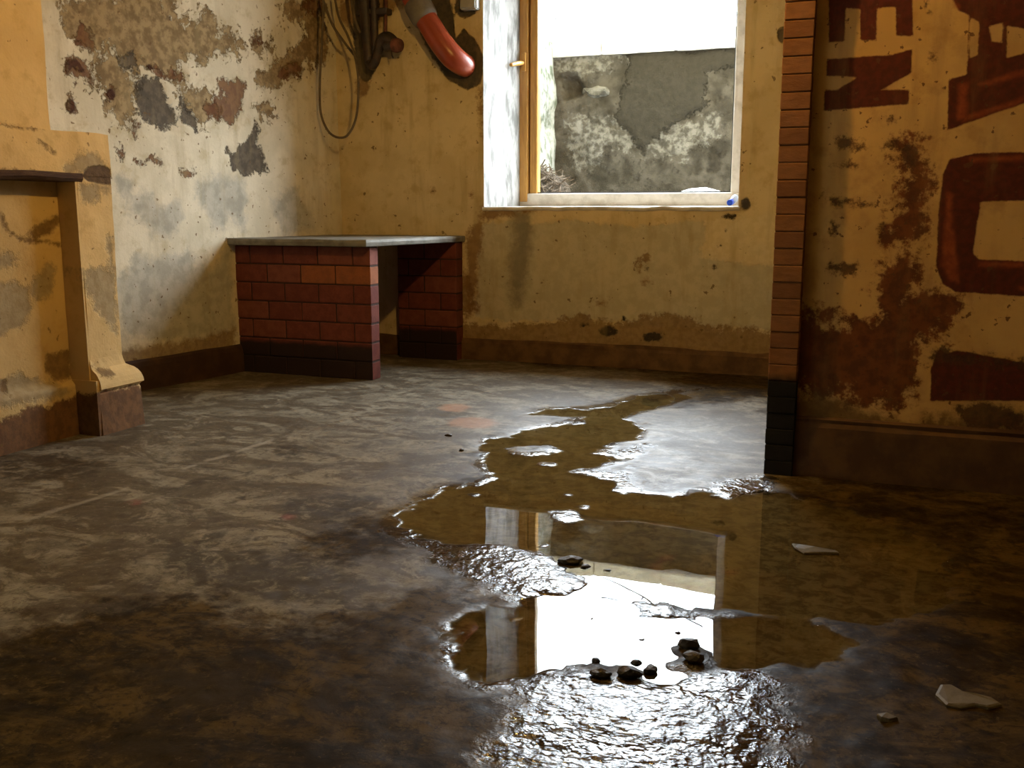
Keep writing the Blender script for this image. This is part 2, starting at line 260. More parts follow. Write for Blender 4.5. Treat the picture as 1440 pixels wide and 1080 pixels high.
   [(-1.048,3.623),(-1.046,3.604),(-1.051,3.587),(-1.063,3.577),(-1.077,3.577),(-1.091,3.587),(-1.1,3.603),(-1.102,3.623),(-1.096,3.64),(-1.085,3.65),(-1.07,3.65),(-1.057,3.64)],
   [(-1.08,3.512),(-1.077,3.485),(-1.084,3.461),(-1.099,3.448),(-1.119,3.448),(-1.138,3.461),(-1.151,3.485),(-1.155,3.512),(-1.148,3.537),(-1.132,3.551),(-1.112,3.55),(-1.093,3.536)],
   [(-1.522,3.61),(-1.519,3.594),(-1.524,3.581),(-1.534,3.572),(-1.548,3.571),(-1.561,3.578),(-1.571,3.591),(-1.574,3.606),(-1.569,3.62),(-1.559,3.629),(-1.545,3.63),(-1.531,3.622)],
   [(-1.835,4.216),(-1.828,4.189),(-1.832,4.166),(-1.844,4.153),(-1.863,4.154),(-1.883,4.168),(-1.898,4.192),(-1.905,4.219),(-1.902,4.242),(-1.889,4.255),(-1.87,4.254),(-1.85,4.24)],
   [(-1.421,4.203),(-1.419,4.183),(-1.424,4.166),(-1.436,4.156),(-1.451,4.155),(-1.466,4.165),(-1.476,4.182),(-1.479,4.201),(-1.473,4.219),(-1.461,4.229),(-1.446,4.229),(-1.431,4.22)],
   [(-1.067,3.147),(-1.065,3.132),(-1.068,3.12),(-1.076,3.112),(-1.087,3.113),(-1.097,3.12),(-1.105,3.133),(-1.107,3.148),(-1.104,3.161),(-1.096,3.169),(-1.085,3.169),(-1.075,3.161)],
   [(-1.561,5.148),(-1.556,5.12),(-1.559,5.097),(-1.57,5.085),(-1.585,5.087),(-1.6,5.103),(-1.612,5.129),(-1.617,5.157),(-1.614,5.18),(-1.603,5.192),(-1.588,5.19),(-1.573,5.174)],
  ],
  'pool': [
   [(-0.432,2.714),(-0.576,2.714),(-0.723,2.703),(-0.854,2.699),(-0.938,2.65),(-0.946,2.55),(-1.032,2.517),(-1.091,2.398),(-1.0,2.195),(-0.879,2.095),(-0.788,2.15),(-0.711,2.254),(-0.629,2.294),(-0.563,2.256),(-0.475,2.262),(-0.369,2.352),(-0.272,2.41),(-0.126,2.53),(-0.046,2.699),(-0.148,2.84),(-0.364,2.796)],
  ],
  '-pool': [
   [(-0.42,2.494),(-0.421,2.475),(-0.43,2.458),(-0.445,2.448),(-0.462,2.446),(-0.476,2.454),(-0.483,2.47),(-0.483,2.488),(-0.474,2.506),(-0.458,2.517),(-0.442,2.518),(-0.427,2.51)],
   [(-0.404,2.415),(-0.404,2.397),(-0.413,2.381),(-0.426,2.371),(-0.442,2.37),(-0.454,2.378),(-0.462,2.392),(-0.461,2.41),(-0.453,2.426),(-0.439,2.436),(-0.423,2.438),(-0.41,2.43)],
   [(-0.513,2.296),(-0.517,2.27),(-0.535,2.245),(-0.565,2.228),(-0.598,2.222),(-0.625,2.229),(-0.64,2.248),(-0.638,2.273),(-0.619,2.299),(-0.589,2.318),(-0.555,2.324),(-0.527,2.316)],
  ],
  'dry': [
   [(-3.589,2.22),(-3.783,2.936),(-4.032,3.525),(-4.67,5.215),(-4.759,6.378),(-3.861,7.142),(-1.408,6.773),(-1.31,6.142),(-1.453,5.957),(-1.541,5.631),(-1.85,5.398),(-1.592,5.238),(-1.746,4.755),(-1.868,4.535),(-1.755,4.306),(-1.705,4.053),(-1.567,3.884),(-1.713,3.461),(-1.78,3.263),(-1.947,2.977),(-1.676,2.724),(-1.452,2.96),(-1.196,2.982),(-1.2,2.639),(-1.311,2.477),(-1.528,2.283),(-1.955,2.289),(-2.172,2.09),(-2.268,1.708),(-2.415,1.448)],
   [(-1.388,5.255),(-1.364,5.431),(-1.233,5.749),(-0.703,6.145),(-0.446,5.42),(-0.367,4.247),(-0.422,4.087),(-0.48,3.977),(-0.641,3.915),(-0.7,4.003),(-0.771,3.844),(-0.873,3.848),(-1.068,4.075),(-1.266,4.088),(-1.125,4.415),(-1.264,4.48),(-1.174,4.818),(-1.209,5.034)],
   [(-1.772,4.393),(-1.548,4.575),(-1.47,4.509),(-1.599,4.306)],
  ],
  'dark': [
   [(-2.223,3.255),(-2.063,3.424),(-1.875,3.441),(-1.813,3.211),(-1.968,3.058),(-2.129,3.09)],
   [(-2.326,2.705),(-2.048,2.693),(-1.764,2.69),(-1.473,2.597),(-1.468,2.417),(-1.664,2.342),(-1.891,2.374),(-2.158,2.468)],
   [(-1.709,1.879),(-1.565,1.892),(-1.41,1.911),(-1.377,1.809),(-1.48,1.733),(-1.622,1.791)],
   [(-3.802,3.317),(-3.662,3.515),(-3.265,3.453),(-3.219,3.275),(-3.388,3.088),(-3.548,3.087)],
   [(-2.778,3.206),(-2.741,3.483),(-2.654,3.467),(-2.681,3.22)],
   [(-2.592,3.97),(-2.567,3.913),(-2.567,3.865),(-2.592,3.838),(-2.635,3.838),(-2.686,3.867),(-2.732,3.916),(-2.76,3.975),(-2.761,4.026),(-2.736,4.055),(-2.69,4.053),(-2.637,4.022)],
   [(-2.475,3.322),(-2.419,3.366),(-2.353,3.258),(-2.409,3.183)],
   [(-2.243,2.696),(-2.212,2.832),(-2.184,2.776),(-2.183,2.641)],
   [(-1.484,3.028),(-1.286,2.947),(-1.162,2.717),(-1.24,2.624),(-1.383,2.765)],
   [(-1.515,1.523),(-1.527,1.646),(-1.432,1.649),(-1.35,1.527),(-1.455,1.458)],
   [(-1.183,1.902),(-1.174,1.879),(-1.176,1.86),(-1.189,1.849),(-1.207,1.848),(-1.228,1.859),(-1.246,1.878),(-1.255,1.901),(-1.253,1.921),(-1.241,1.933),(-1.221,1.933),(-1.2,1.922)],
   [(-1.741,3.842),(-1.642,4.009),(-1.512,3.691),(-1.607,3.544)],
  ],
  'line': [
   [(-2.981,2.679),(-2.985,2.791),(-2.974,2.904),(-2.936,3.168),(-2.913,3.142),(-2.945,2.875),(-2.956,2.763),(-2.955,2.661)],
   [(-2.937,3.512),(-2.926,3.611),(-2.901,3.58),(-2.906,3.484)],
   [(-2.937,3.677),(-2.9,3.807),(-2.874,3.773),(-2.912,3.644)],
   [(-2.903,3.866),(-2.906,3.973),(-2.884,4.145),(-2.857,4.105),(-2.871,3.924),(-2.877,3.831)],
  ],
  'film': [
   [(-1.681,3.079),(-1.446,3.076),(-1.098,3.05),(-0.865,2.896),(-0.619,2.76),(-0.419,2.719),(-0.413,2.607),(-0.608,2.584),(-0.752,2.581),(-0.882,2.585),(-0.997,2.598),(-1.098,2.678),(-1.318,2.79)],
   [(-0.78,2.153),(-0.713,2.261),(-0.535,2.288),(-0.372,2.371),(-0.309,2.482),(-0.231,2.364),(-0.152,2.243),(-0.149,2.047),(-0.164,1.797),(-0.648,1.611),(-0.747,1.817),(-0.782,2.037)],
   [(-0.678,4.128),(-0.448,4.313),(-0.391,4.066),(-0.533,3.957),(-0.641,3.915)],
   [(-1.26,4.09),(-1.076,4.227),(-1.013,4.047),(-1.14,4.048)],
   [(-1.237,4.445),(-1.098,4.731),(-1.063,4.512),(-1.183,4.378)],
   [(-1.409,5.849),(-1.326,6.216),(-1.11,6.354),(-1.292,5.919)],
  ],
  'ochre': [
   [(-1.972,4.911),(-1.962,4.838),(-1.986,4.774),(-2.039,4.734),(-2.106,4.728),(-2.171,4.758),(-2.218,4.817),(-2.232,4.891),(-2.209,4.959),(-2.154,5.002),(-2.083,5.007),(-2.016,4.973)],
   [(-2.276,5.234),(-2.262,5.173),(-2.272,5.121),(-2.303,5.092),(-2.348,5.092),(-2.395,5.122),(-2.431,5.175),(-2.448,5.237),(-2.439,5.291),(-2.407,5.322),(-2.36,5.321),(-2.312,5.289)],
  ],
  'red': [
   [(-0.698,3.099),(-0.683,3.194),(-0.641,3.225),(-0.665,3.112),(-0.654,3.011),(-0.588,2.969),(-0.497,2.959),(-0.483,3.01),(-0.488,2.912),(-0.6,2.92),(-0.665,2.986)],
   [(-0.467,3.117),(-0.429,3.167),(-0.43,3.097)],
   [(-2.061,3.078),(-2.054,3.062),(-2.056,3.048),(-2.064,3.04),(-2.078,3.04),(-2.093,3.047),(-2.106,3.061),(-2.113,3.077),(-2.112,3.091),(-2.104,3.1),(-2.09,3.1),(-2.074,3.092)],
   [(-2.741,3.025),(-2.73,3.008),(-2.726,2.994),(-2.732,2.987),(-2.745,2.987),(-2.761,2.996),(-2.778,3.011),(-2.789,3.027),(-2.792,3.041),(-2.787,3.049),(-2.774,3.048),(-2.757,3.039)],
  ],
 },
}
# ---------------------------------------------------------------- helpers
random.seed(4)
rng = np.random.default_rng(7)

def sdf_poly(P, poly):
    """signed distance (negative inside) of points P (n,2) to a polygon"""
    poly = np.asarray(poly, float)
    n = len(poly)
    d = np.full(len(P), 1e9)
    ins = np.zeros(len(P), bool)
    for i in range(n):
        a = poly[i]; b = poly[(i + 1) % n]
        e = b - a
        wv = P - a
        t = np.clip((wv @ e) / max(e @ e, 1e-12), 0, 1)
        q = wv - t[:, None] * e
        d = np.minimum(d, (q * q).sum(1))
        c = ((a[1] > P[:, 1]) != (b[1] > P[:, 1]))
        if abs(e[1]) > 1e-12:
            ins ^= c & (P[:, 0] < e[0] * (P[:, 1] - a[1]) / e[1] + a[0])
    d = np.sqrt(d)
    return np.where(ins, -d, d)

def sdf_layer(P, surf, key):
    s = np.full(len(P), 9.0)
    for p in POLY[surf].get(key, []):
        s = np.minimum(s, sdf_poly(P, p))
    for p in POLY[surf].get('-' + key, []):
        s = np.maximum(s, -sdf_poly(P, p))
    return np.clip(s, -0.4, 0.4)

_tab = rng.random((256, 256))
def vnoise(x, y):
    xi = np.floor(x).astype(int); yi = np.floor(y).astype(int)
    fx = x - xi; fy = y - yi
    fx = fx * fx * (3 - 2 * fx); fy = fy * fy * (3 - 2 * fy)
    g = lambda a, b: _tab[a % 256, b % 256]
    return ((g(xi, yi) * (1 - fx) + g(xi + 1, yi) * fx) * (1 - fy) +
            (g(xi, yi + 1) * (1 - fx) + g(xi + 1, yi + 1) * fx) * fy) - 0.5
def fbm(x, y, o=4, s=1.0):
    r = np.zeros_like(np.asarray(x, float)); a = 1.0
    for k in range(o):
        r += a * vnoise(x * s + 17.3 * k, y * s + 9.1 * k)
        s *= 2.03; a *= 0.5
    return r

def link(o, parent=None):
    COL.objects.link(o)
    if parent is not None:
        o.parent = parent
    return o

def mesh_obj(name, verts, faces, mat=None, parent=None, smooth=False):
    me = bpy.data.meshes.new(name)
    me.from_pydata([tuple(map(float, v)) for v in verts], [], faces)
    me.update()
    if mat: me.materials.append(mat)
    if smooth:
        me.polygons.foreach_set('use_smooth', [True] * len(me.polygons))
    o = bpy.data.objects.new(name, me)
    return link(o, parent)

def bm_obj(name, bm, mat=None, parent=None, smooth=False):
    me = bpy.data.meshes.new(name)
    bmesh.ops.recalc_face_normals(bm, faces=bm.faces)
    bm.to_mesh(me); bm.free()
    if mat: me.materials.append(mat)
    if smooth:
        me.polygons.foreach_set('use_smooth', [True] * len(me.polygons))
    o = bpy.data.objects.new(name, me)
    return link(o, parent)

def box_bm(x0, x1, y0, y1, z0, z1, bev=0.0, bm=None, seg=1):
    own = bm is None
    b = bmesh.new()
    bmesh.ops.create_cube(b, size=1)
    for v in b.verts:
        v.co = Vector((x0 if v.co.x < 0 else x1, y0 if v.co.y < 0 else y1, z0 if v.co.z < 0 else z1))
    if bev:
        bmesh.ops.bevel(b, geom=list(b.edges), offset=bev, segments=seg, affect='EDGES')
    if own: return b
    me = bpy.data.meshes.new('tmp'); b.to_mesh(me); b.free()
    bm.from_mesh(me); bpy.data.meshes.remove(me)
    return bm

def grid_obj(name, us, vs, fn, mat, parent=None, keep=None, attrs=None, smooth=True, flip=False):
    """regular grid over (u, v); fn maps arrays u, v to x, y, z; keep masks cells"""
    us = np.asarray(us); vs = np.asarray(vs)
    U, V = np.meshgrid(us, vs)
    nu, nv = len(us), len(vs)
    x, y, z = fn(U.ravel(), V.ravel())
    co = np.stack([x, y, z], 1)
    i = np.arange((nv - 1) * (nu - 1))
    r = i // (nu - 1); c = i % (nu - 1)
    if keep is not None:
        uc = (us[c] + us[c + 1]) / 2; vc = (vs[r] + vs[r + 1]) / 2
        k = keep(uc, vc)
        r = r[k]; c = c[k]
    a = r * nu + c
    F = np.stack([a, a + 1, a + nu + 1, a + nu], 1)
    if flip: F = F[:, ::-1]
    used = np.unique(F)
    remap = np.full(nu * nv, -1); remap[used] = np.arange(len(used))
    F = remap[F]; co = co[used]
    me = bpy.data.meshes.new(name)
    me.vertices.add(len(co)); me.vertices.foreach_set('co', co.ravel())
    me.loops.add(F.size); me.loops.foreach_set('vertex_index', F.ravel().astype(np.int32))
    me.polygons.add(len(F))
    me.polygons.foreach_set('loop_start', np.arange(0, F.size, 4, dtype=np.int32))
    if smooth: me.polygons.foreach_set('use_smooth', np.ones(len(F), bool))
    me.update(calc_edges=True)
    if attrs:
        for k, val in attrs.items():
            at = me.attributes.new(k, 'FLOAT', 'POINT')
            at.data.foreach_set('value', np.asarray(val)[used].astype(np.float32))
    me.materials.append(mat)
    o = bpy.data.objects.new(name, me)
    return link(o, parent)

def add_attrs(o, surf, ax, keys):
    """stain distances on any mesh, read in the plane of two world axes"""
    me = o.data
    co = np.zeros(len(me.vertices) * 3); me.vertices.foreach_get('co', co); co = co.reshape(-1, 3)
    P = co[:, list(ax)]
    for k in keys:
        at = me.attributes.new(k, 'FLOAT', 'POINT')
        at.data.foreach_set('value', sdf_layer(P, surf, k).astype(np.float32))

def tube(name, pts, r, mat, parent=None, sides=12, smooth_path=True, cap=True, sub=6):
    """swept tube through points; r a number or a list per point"""
    P = [Vector(p) for p in pts]
    R = [r] * len(P) if not isinstance(r, (list, tuple)) else list(r)
    if smooth_path and len(P) > 2:
        Q = []; RR = []
        for i in range(len(P) - 1):
            p0 = P[max(i - 1, 0)]; p1 = P[i]; p2 = P[i + 1]; p3 = P[min(i + 2, len(P) - 1)]
            for k in range(sub):
                t = k / sub
                Q.append(0.5 * ((2 * p1) + (p2 - p0) * t + (2 * p0 - 5 * p1 + 4 * p2 - p3) * t * t + (3 * p1 - p0 - 3 * p2 + p3) * t ** 3))
                RR.append(R[i] * (1 - t) + R[i + 1] * t)
        Q.append(P[-1]); RR.append(R[-1]); P, R = Q, RR
    verts = []; faces = []
    n = None
    for i, p in enumerate(P):
        t = (P[min(i + 1, len(P) - 1)] - P[max(i - 1, 0)]).normalized()
        if n is None:
            n = t.orthogonal().normalized()
        n = (n - t * n.dot(t)).normalized()
        b = t.cross(n)
        for k in range(sides):
            a = 2 * math.pi * k / sides
            verts.append(p + (n * math.cos(a) + b * math.sin(a)) * R[i])
    m = len(P)
    for i in range(m - 1):
        for k in range(sides):
            k2 = (k + 1) % sides
            faces.append((i * sides + k, i * sides + k2, (i + 1) * sides + k2, (i + 1) * sides + k))
    if cap:
        faces.append(tuple(range(sides))[::-1])
        faces.append(tuple((m - 1) * sides + k for k in range(sides)))
    return mesh_obj(name, verts, faces, mat, parent, smooth=True)

def empty(name, loc=(0, 0, 0)):
    o = bpy.data.objects.new(name, None)
    o.location = loc
    o.empty_display_size = 0.1
    return link(o)

def under(o, parent):
    """parent a part built in world coordinates to its thing"""
    o.parent = parent
    o.matrix_parent_inverse = Matrix.Translation(parent.location).inverted()
    return o

def subpart(child, parent):
    """hang a part (world coordinates) under another part of the same thing"""
    c = bpy.data.objects[child]; c.parent = bpy.data.objects[parent]; c.matrix_parent_inverse = Matrix()

def tag(o, label, cat, group=None):
    o['label'] = label; o['category'] = cat
    if group: o['group'] = group
    return o

def structure(o, label=None):
    o['kind'] = 'structure'
    if label: o['label'] = label
    return o

# ---------------------------------------------------------------- materials
class NB:
    def __init__(self, name):
        self.m = bpy.data.materials.new(name); self.m.use_nodes = True
        self.nt = self.m.node_tree
        self.bsdf = self.nt.nodes['Principled BSDF']
        self.pos = self.nt.nodes.new('ShaderNodeNewGeometry').outputs['Position']
    def _in(self, sock, v):
        if isinstance(v, bpy.types.NodeSocket): self.nt.links.new(v, sock)
        elif v is not None:
            if sock.type == 'RGBA' and len(v) == 3: v = (*v, 1)
            sock.default_value = v
    def node(self, t): return self.nt.nodes.new(t)
    def sep(self, v):
        n = self.node('ShaderNodeSeparateXYZ'); self._in(n.inputs[0], v); return n.outputs
    def scalev(self, v, s):
        n = self.node('ShaderNodeVectorMath'); n.operation = 'MULTIPLY'
        self._in(n.inputs[0], v); n.inputs[1].default_value = s; return n.outputs[0]
    def noise(self, scale, detail=4, rough=0.55, vec=None, dist=0.0):
        n = self.node('ShaderNodeTexNoise')
        self._in(n.inputs['Vector'], vec if vec is not None else self.pos)
        n.inputs['Scale'].default_value = scale; n.inputs['Detail'].default_value = detail
        n.inputs['Roughness'].default_value = rough; n.inputs['Distortion'].default_value = dist
        return n.outputs['Fac']
    def voro(self, scale, feature='F1', vec=None):
        n = self.node('ShaderNodeTexVoronoi'); n.feature = feature
        self._in(n.inputs['Vector'], vec if vec is not None else self.pos)
        n.inputs['Scale'].default_value = scale
        return n.outputs['Distance']
    def math(self, op, a, b=None, c=None):
        n = self.node('ShaderNodeMath'); n.operation = op
        self._in(n.inputs[0], a); self._in(n.inputs[1], b)
        if c is not None: self._in(n.inputs[2], c)
        return n.outputs[0]
    def ss(self, x, lo, hi, a=0.0, b=1.0):
        n = self.node('ShaderNodeMapRange'); n.interpolation_type = 'SMOOTHSTEP'
        self._in(n.inputs['Value'], x)
        if lo > hi: lo, hi, a, b = hi, lo, b, a
        n.inputs['From Min'].default_value = lo; n.inputs['From Max'].default_value = hi
        n.inputs['To Min'].default_value = a; n.inputs['To Max'].default_value = b
        return n.outputs['Result']
    def mix(self, f, a, b):
        n = self.node('ShaderNodeMix'); n.data_type = 'RGBA'
        self._in(n.inputs[0], f); self._in(n.inputs[6], a); self._in(n.inputs[7], b)
        return n.outputs[2]
    def mixf(self, f, a, b):
        n = self.node('ShaderNodeMix'); n.data_type = 'FLOAT'
        self._in(n.inputs[0], f); self._in(n.inputs[2], a); self._in(n.inputs[3], b)
        return n.outputs[0]
    def attr(self, name):
        n = self.node('ShaderNodeAttribute'); n.attribute_name = name
        return n.outputs['Fac']
    def bump(self, h, dist=0.01, strength=1.0, normal=None):
        n = self.node('ShaderNodeBump'); self._in(n.inputs['Height'], h)
        n.inputs['Distance'].default_value = dist; n.inputs['Strength'].default_value = strength
        if normal is not None: self._in(n.inputs['Normal'], normal)
        return n.outputs['Normal']
    def out(self, color, rough=0.8, normal=None, spec=0.3, metal=0.0):
        b = self.bsdf.inputs
        self._in(b['Base Color'], color); self._in(b['Roughness'], rough)
        self._in(b['Specular IOR Level'], spec); self._in(b['Metallic'], metal)
        if normal is not None: self._in(b['Normal'], normal)
        return self.m
    def layer_mask(self, key, amp=0.03, scale=14, edge=0.01, detail=6):
        s = self.attr(key)
        n = self.noise(scale, detail, 0.70)
        f = self.noise(scale * 3.7, 5, 0.7)
        d = self.math('MULTIPLY_ADD', n, 2.4 * amp, -1.2 * amp - 0.5 * amp)
        d = self.math('MULTIPLY_ADD', f, amp, d)
        return self.ss(self.math('ADD', s, d), edge, -edge)

def plaster(name, base, layers, rough=0.85, mott=(3.0, 9.0), spots=None, dirt=None, spec=0.25, extra_bump=1.0, zband=None):
    """old wall plaster: base three colours, then stain layers
    layers: key, colour a, colour b, noise amp, noise scale, edge, depth in m, strength"""
    nb = NB(name)
    n1 = nb.noise(mott[0], 5, 0.6); n2 = nb.noise(mott[1], 6, 0.65); n3 = nb.noise(70, 4, 0.6)
    col = nb.mix(nb.ss(n1, 0.40, 0.62), base[0], base[1])
    col = nb.mix(nb.math('MULTIPLY', nb.ss(n2, 0.50, 0.70), 0.7), col, base[2])
    h = nb.math('MULTIPLY', n2, 0.35)
    h = nb.math('MULTIPLY_ADD', n3, 0.12, h)
    h = nb.math('MULTIPLY', h, 0.010 * extra_bump)
    for (key, ca, cb, amp, sc, edge, depth, stren) in layers:
        mk = nb.layer_mask(key, amp, sc, edge)
        v = nb.noise(sc * 1.7, 5, 0.6)
        lc = nb.mix(nb.ss(v, 0.38, 0.62), ca, cb)
        col = nb.mix(nb.math('MULTIPLY', mk, stren), col, lc)
        if depth:
            h = nb.math('MULTIPLY_ADD', mk, -depth, h)
    if spots:
        sp = nb.ss(nb.noise(spots[0], 3, 0.5), spots[1], spots[1] + 0.04)
        col = nb.mix(nb.math('MULTIPLY', sp, spots[3]), col, spots[2])
    if zband:
        z = nb.sep(nb.pos)[2]
        zz = nb.math('MULTIPLY_ADD', nb.noise(10, 5, 0.6), zband[1] * 2, nb.math('SUBTRACT', z, zband[1]))
        col = nb.mix(nb.ss(zz, zband[0] + zband[3], zband[0] - zband[3]), col, zband[2])
    if dirt:
        streak = nb.noise(1.0, 5, 0.6, nb.scalev(nb.pos, (9.0, 9.0, 1.2)))
        col = nb.mix(nb.math('MULTIPLY', nb.ss(streak, 0.5, 0.72), dirt[1]), col, dirt[0])
    nrm = nb.bump(h, 1.0)
    return nb.out(col, rough, nrm, spec)

def simple(name, ca, cb, scale=12, rough=0.7, bump=0.002, spec=0.3, metal=0.0, lo=0.4, hi=0.65, zband=None, stretch=None, front=False):
    nb = NB(name)
    v = nb.scalev(nb.pos, stretch) if stretch else nb.pos
    n = nb.noise(scale, 6, 0.62, v); f = nb.noise(scale * 6, 4, 0.6, v)
    col = nb.mix(nb.ss(n, lo, hi), ca, cb)
    if zband:
        z = nb.sep(nb.pos)[2]
        zz = nb.math('MULTIPLY_ADD', nb.noise(14, 5, 0.6), zband[1] * 2, nb.math('SUBTRACT', z, zband[1]))
        band = nb.ss(zz, zband[0] + zband[3], zband[0] - zband[3])
        if front:                                   # paint on the face towards the room only
            ny = nb.sep(nb.node('ShaderNodeNewGeometry').outputs['True Normal'])[1]
            band = nb.math('MULTIPLY', band, nb.math('LESS_THAN', ny, -0.4))
        col = nb.mix(band, col, zband[2])
    h = nb.math('MULTIPLY_ADD', f, 0.5, n)
    return nb.out(col, rough, nb.bump(h, bump) if bump else None, spec, metal)

OLIVE = (0.20, 0.125, 0.042); OLIVE2 = (0.12, 0.07, 0.025)
CEM = (0.095, 0.075, 0.05); CEM2 = (0.06, 0.05, 0.038)
M = {}
M['left'] = plaster('limewash_plaster', [(0.68, 0.61, 0.46), (0.58, 0.52, 0.38), (0.46, 0.38, 0.225)], [
    ('grey', (0.43, 0.41, 0.345), (0.30, 0.29, 0.24), 0.10, 7, 0.05, 0.001, 0.8),
    ('brown', (0.15, 0.092, 0.032), (0.33, 0.235, 0.11), 0.20, 10, 0.02, 0.006, 0.93),
    ('rust', (0.13, 0.05, 0.020), (0.19, 0.09, 0.032), 0.10, 15, 0.014, 0.006, 0.92),
    ('cement', (0.125, 0.10, 0.068), (0.07, 0.057, 0.042), 0.075, 12, 0.012, 0.008, 0.97),
    ('hole', (0.06, 0.022, 0.010), (0.09, 0.035, 0.015), 0.012, 20, 0.006, 0.012, 1.0),
    ('damp', (0.16, 0.09, 0.035), (0.26, 0.17, 0.07), 0.06, 14, 0.03, 0.0, 0.8)],
    spots=(26, 0.67, (0.14, 0.08, 0.03), 0.8), dirt=((0.33, 0.26, 0.13), 0.35))
M['back'] = plaster('yellowed_plaster', [(0.62, 0.50, 0.30), (0.54, 0.43, 0.245), (0.44, 0.33, 0.16)], [
    ('grey', (0.47, 0.42, 0.31), (0.40, 0.355, 0.25), 0.05, 8, 0.015, 0.002, 0.9),
    ('cream', (0.62, 0.52, 0.34), (0.56, 0.46, 0.28), 0.05, 12, 0.012, -0.002, 0.9),
    ('soot', (0.13, 0.115, 0.08), (0.17, 0.15, 0.10), 0.07, 7, 0.05, 0.0, 0.75),
    ('brown', (0.17, 0.095, 0.035), (0.24, 0.15, 0.06), 0.09, 14, 0.02, 0.003, 0.85),
    ('rust', (0.22, 0.12, 0.04), (0.16, 0.075, 0.025), 0.09, 12, 0.03, 0.003, 0.8),
    ('cement', CEM, CEM2, 0.02, 14, 0.008, 0.012, 1.0),
    ('black', (0.03, 0.022, 0.015), (0.05, 0.035, 0.02), 0.03, 24, 0.01, 0.004, 1.0)],
    spots=(22, 0.69, (0.12, 0.075, 0.03), 0.8), dirt=((0.30, 0.22, 0.09), 0.4))
M['part'] = plaster('lettered_plaster', [(0.63, 0.385, 0.125), (0.54, 0.32, 0.10), (0.43, 0.24, 0.075)], [
    ('rust', (0.16, 0.037, 0.012), (0.08, 0.017, 0.008), 0.15, 10, 0.03, 0.001, 0.95),
    ('base', (0.17, 0.10, 0.04), (0.10, 0.05, 0.022), 0.10, 9, 0.04, 0.0, 0.85),
    ('letter', (0.095, 0.010, 0.007), (0.065, 0.007, 0.006), 0.006, 22, 0.004, -0.0008, 0.97),
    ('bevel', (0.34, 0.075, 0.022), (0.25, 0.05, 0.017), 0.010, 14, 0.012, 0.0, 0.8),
    ('dark', (0.05, 0.022, 0.012), (0.09, 0.035, 0.015), 0.05, 26, 0.015, 0.002, 0.9)],
    spots=(30, 0.66, (0.11, 0.045, 0.018), 0.85), dirt=((0.25, 0.13, 0.045), 0.35))
FB = [(0.66, 0.48, 0.22), (0.60, 0.43, 0.195), (0.50, 0.345, 0.135)]
FL = [('grey', (0.33, 0.27, 0.16), (0.26, 0.20, 0.11), 0.05, 14, 0.02, 0.003, 0.85),
      ('brown', (0.13, 0.075, 0.03), (0.20, 0.12, 0.045), 0.03, 18, 0.012, 0.003, 0.9),
      ('cement', (0.125, 0.078, 0.036), (0.09, 0.055, 0.026), 0.01, 16, 0.006, 0.006, 1.0),
      ('damp', (0.15, 0.07, 0.028), (0.09, 0.04, 0.018), 0.05, 12, 0.012, 0.002, 0.95)]
M['fire'] = plaster('ochre_plaster', FB, FL, spots=(26, 0.70, (0.15, 0.09, 0.03), 0.7))
M['niche'] = plaster('ochre_plaster_cracked', [(0.60, 0.43, 0.19), (0.53, 0.375, 0.16), (0.47, 0.305, 0.11)], FL, spots=(24, 0.68, (0.16, 0.10, 0.03), 0.7))
M['lintel'] = simple('charred_lintel', (0.05, 0.024, 0.010), (0.085, 0.044, 0.017), 9, 0.85, 0.004, stretch=(3, 1, 6))
M['plain'] = plaster('dingy_plaster', [(0.40, 0.33, 0.20), (0.34, 0.27, 0.15), (0.28, 0.21, 0.11)], [], dirt=((0.2, 0.14, 0.06), 0.4))
M['skirt'] = simple('brown_skirting_paint', (0.042, 0.020, 0.012), (0.065, 0.032, 0.016), 7, 0.6, 0.003)
M['skirt_back'] = simple('stained_skirting', (0.075, 0.036, 0.014), (0.14, 0.075, 0.028), 6, 0.7, 0.004)
M['skirt_part'] = simple('damp_skirting', (0.07, 0.03, 0.013), (0.115, 0.055, 0.02), 6, 0.6, 0.003)

